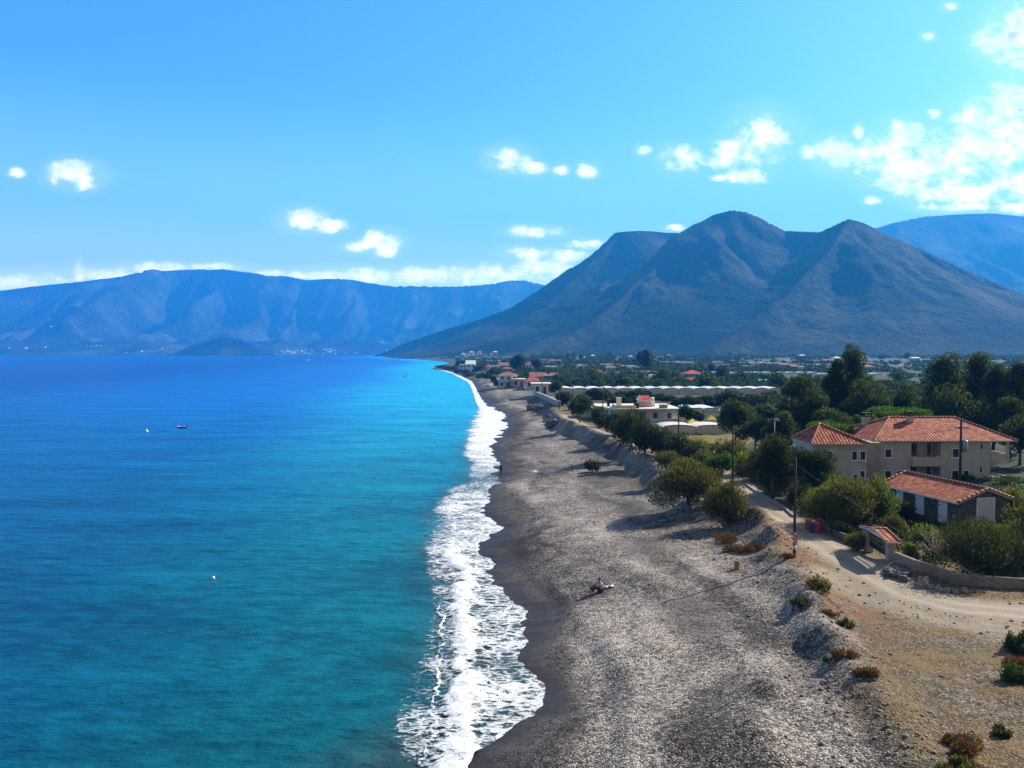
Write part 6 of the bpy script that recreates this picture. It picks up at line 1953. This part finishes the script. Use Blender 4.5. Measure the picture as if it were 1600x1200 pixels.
def person(label, loc, rot, J, shirt, trousers, sleeves=True):
    """J : joint dictionary in metres, local frame, +x is where the person faces"""
    t = thing('person', label, 'person', loc, rot)
    P_, E_ = [], []
    idx = {}
    def add(k, r, prev=None):
        idx[k] = len(P_); P_.append((*J[k], r))
        if prev is not None:
            E_.append((idx[prev], idx[k]))
    add('pelvis', .125); add('belly', .12, 'pelvis'); add('chest', .15, 'belly'); add('neck', .06, 'chest'); add('head', .085, 'neck'); add('brow', .095, 'head'); add('crown', .07, 'brow')
    for s in 'lr':
        add('shoulder_' + s, .06, 'chest'); add('elbow_' + s, .042, 'shoulder_' + s); add('wrist_' + s, .028, 'elbow_' + s); add('palm_' + s, .034, 'wrist_' + s)
        a = np.array(J['wrist_' + s]); p = np.array(J['palm_' + s]); d = (p - a) / np.linalg.norm(p - a)
        side = np.array([0.0, 1.0, 0.0]) if abs(d[1]) < 0.8 else np.array([1.0, 0, 0])
        for q, (off, ln) in enumerate(((-.030, .065), (-.010, .078), (.010, .072), (.030, .055))):
            J['f%d_%s' % (q, s)] = tuple(p + d * ln + side * off); add('f%d_%s' % (q, s), .009, 'palm_' + s)
        J['th_' + s] = tuple(a + d * 0.06 + side * .055); add('th_' + s, .010, 'palm_' + s)
        add('hip_' + s, .095, 'pelvis'); add('knee_' + s, .062, 'hip_' + s); add('ankle_' + s, .04, 'knee_' + s); add('toe_' + s, .035, 'ankle_' + s)
    body = skinned('body', P_, E_, SKIN, t)
    hd = Vector(J['brow']); cr = Vector(J['crown'])
    skinned('hair', [(*(hd + Vector((-.045, 0, -.04))), .095), (*(hd + Vector((-.03, 0, .015))), .112), (*(cr + Vector((-.01, 0, .012))), .098)], [(0, 1), (1, 2)], HAIR, t)
    nk = [a + (b - a) * .35 for a, b in zip(J['chest'], J['neck'])]
    pts = [(*J['pelvis'], .15), (*J['belly'], .145), (*J['chest'], .172), (*nk, .10)]; ed_ = [(0, 1), (1, 2), (2, 3)]
    for s in 'lr':
        pts.append((*J['shoulder_' + s], .08)); ed_.append((2, len(pts) - 1))
        m_ = [a + (b - a) * .6 for a, b in zip(J['shoulder_' + s], J['elbow_' + s])]
        pts.append((*m_, .065)); ed_.append((len(pts) - 2, len(pts) - 1))
    skinned('shirt', pts, ed_, shirt, t, 1)
    pts = [(*J['pelvis'], .145)]; ed_ = []
    for s in 'lr':
        pts.append((*J['hip_' + s], .125)); ed_.append((0, len(pts) - 1))
        pts.append((*J['knee_' + s], .098)); ed_.append((len(pts) - 2, len(pts) - 1))
        m_ = [a + (b - a) * .88 for a, b in zip(J['knee_' + s], J['ankle_' + s])]
        pts.append((*m_, .08)); ed_.append((len(pts) - 2, len(pts) - 1))
    skinned('trousers', pts, ed_, trousers, t)
    return t


DARKC = plain_mat('dark_cloth_mat', (0.02, 0.02, 0.025), 0.9)
MAROON = plain_mat('maroon_cloth_mat', (0.06, 0.018, 0.018), 0.9)
WHITEC = plain_mat('white_cloth_mat', (0.66, 0.60, 0.57), 0.9)
JS = dict(pelvis=(0, 0, .94), belly=(.01, 0, 1.1), chest=(.0, 0, 1.32), neck=(.0, 0, 1.5), head=(.02, 0, 1.6), brow=(.02, 0, 1.68), crown=(.01, 0, 1.75))
for s, q in (('l', 1), ('r', -1)):
    JS.update({'shoulder_' + s: (0, q * .2, 1.42), 'elbow_' + s: (-.03, q * .25, 1.13), 'wrist_' + s: (.05, q * .24, .88), 'palm_' + s: (.07, q * .24, .81),
               'hip_' + s: (0, q * .1, .9), 'knee_' + s: (.02 + .05 * q, q * .11, .5), 'ankle_' + s: (-.02 + .08 * q, q * .12, .08), 'toe_' + s: (.13 + .08 * q, q * .14, .04)})
bs = gp(783, 743)
ps = person('person in dark clothes standing upright at the water line', (bs[0], bs[1], bs[2] - 0.02), R(205), JS, DARKC, DARKC)
ps.scale = (1.1, 1.1, 1.1)
JT = dict(pelvis=(0, 0, .13), belly=(-.02, 0, .30), chest=(.03, 0, .53), neck=(.09, 0, .71), head=(.12, 0, .80), brow=(.13, 0, .88), crown=(.12, 0, .95))
for s, q in (('l', 1), ('r', -1)):
    JT.update({'shoulder_' + s: (.05, q * .19, .63), 'elbow_' + s: (.26, q * .25, .44), 'wrist_' + s: (.48, q * .12, .42), 'palm_' + s: (.54, q * .07, .41),
               'hip_' + s: (.05, q * .11, .13), 'knee_' + s: (.46, q * .13, .46), 'ankle_' + s: (.66, q * .13, .08), 'toe_' + s: (.82, q * .15, .05)})
bt = gp(939, 925)
pt = person('person sitting on the pebbles with knees drawn up, facing the sea', (bt[0], bt[1], bt[2] - 0.02), R(198), JT, WHITEC, MAROON)
pt.scale = (1.12, 1.12, 1.12)
b = gp(952, 918)
t = thing('beach_towel', 'crumpled white towel lying beside the seated person', 'towel', b, R(10))
xs, ys = np.meshgrid(np.linspace(-.33, .33, 24), np.linspace(-.24, .24, 16))
zz = 0.09 + 0.2 * fbm(xs * 5 + 4, ys * 5, 9, 3) + 0.02
zb_ = np.array([[gz(b[0] + x_, b[1] + y_) - b[2] for x_ in xs[0]] for y_ in ys[:, 0]])
o = link('cloth', mesh_from('cloth', np.stack([xs, ys, zz + zb_], -1).reshape(-1, 3), grid_faces(16, 24), [WHITEC], smooth=True), t)
so_ = o.modifiers.new('thickness', 'SOLIDIFY'); so_.thickness = 0.02
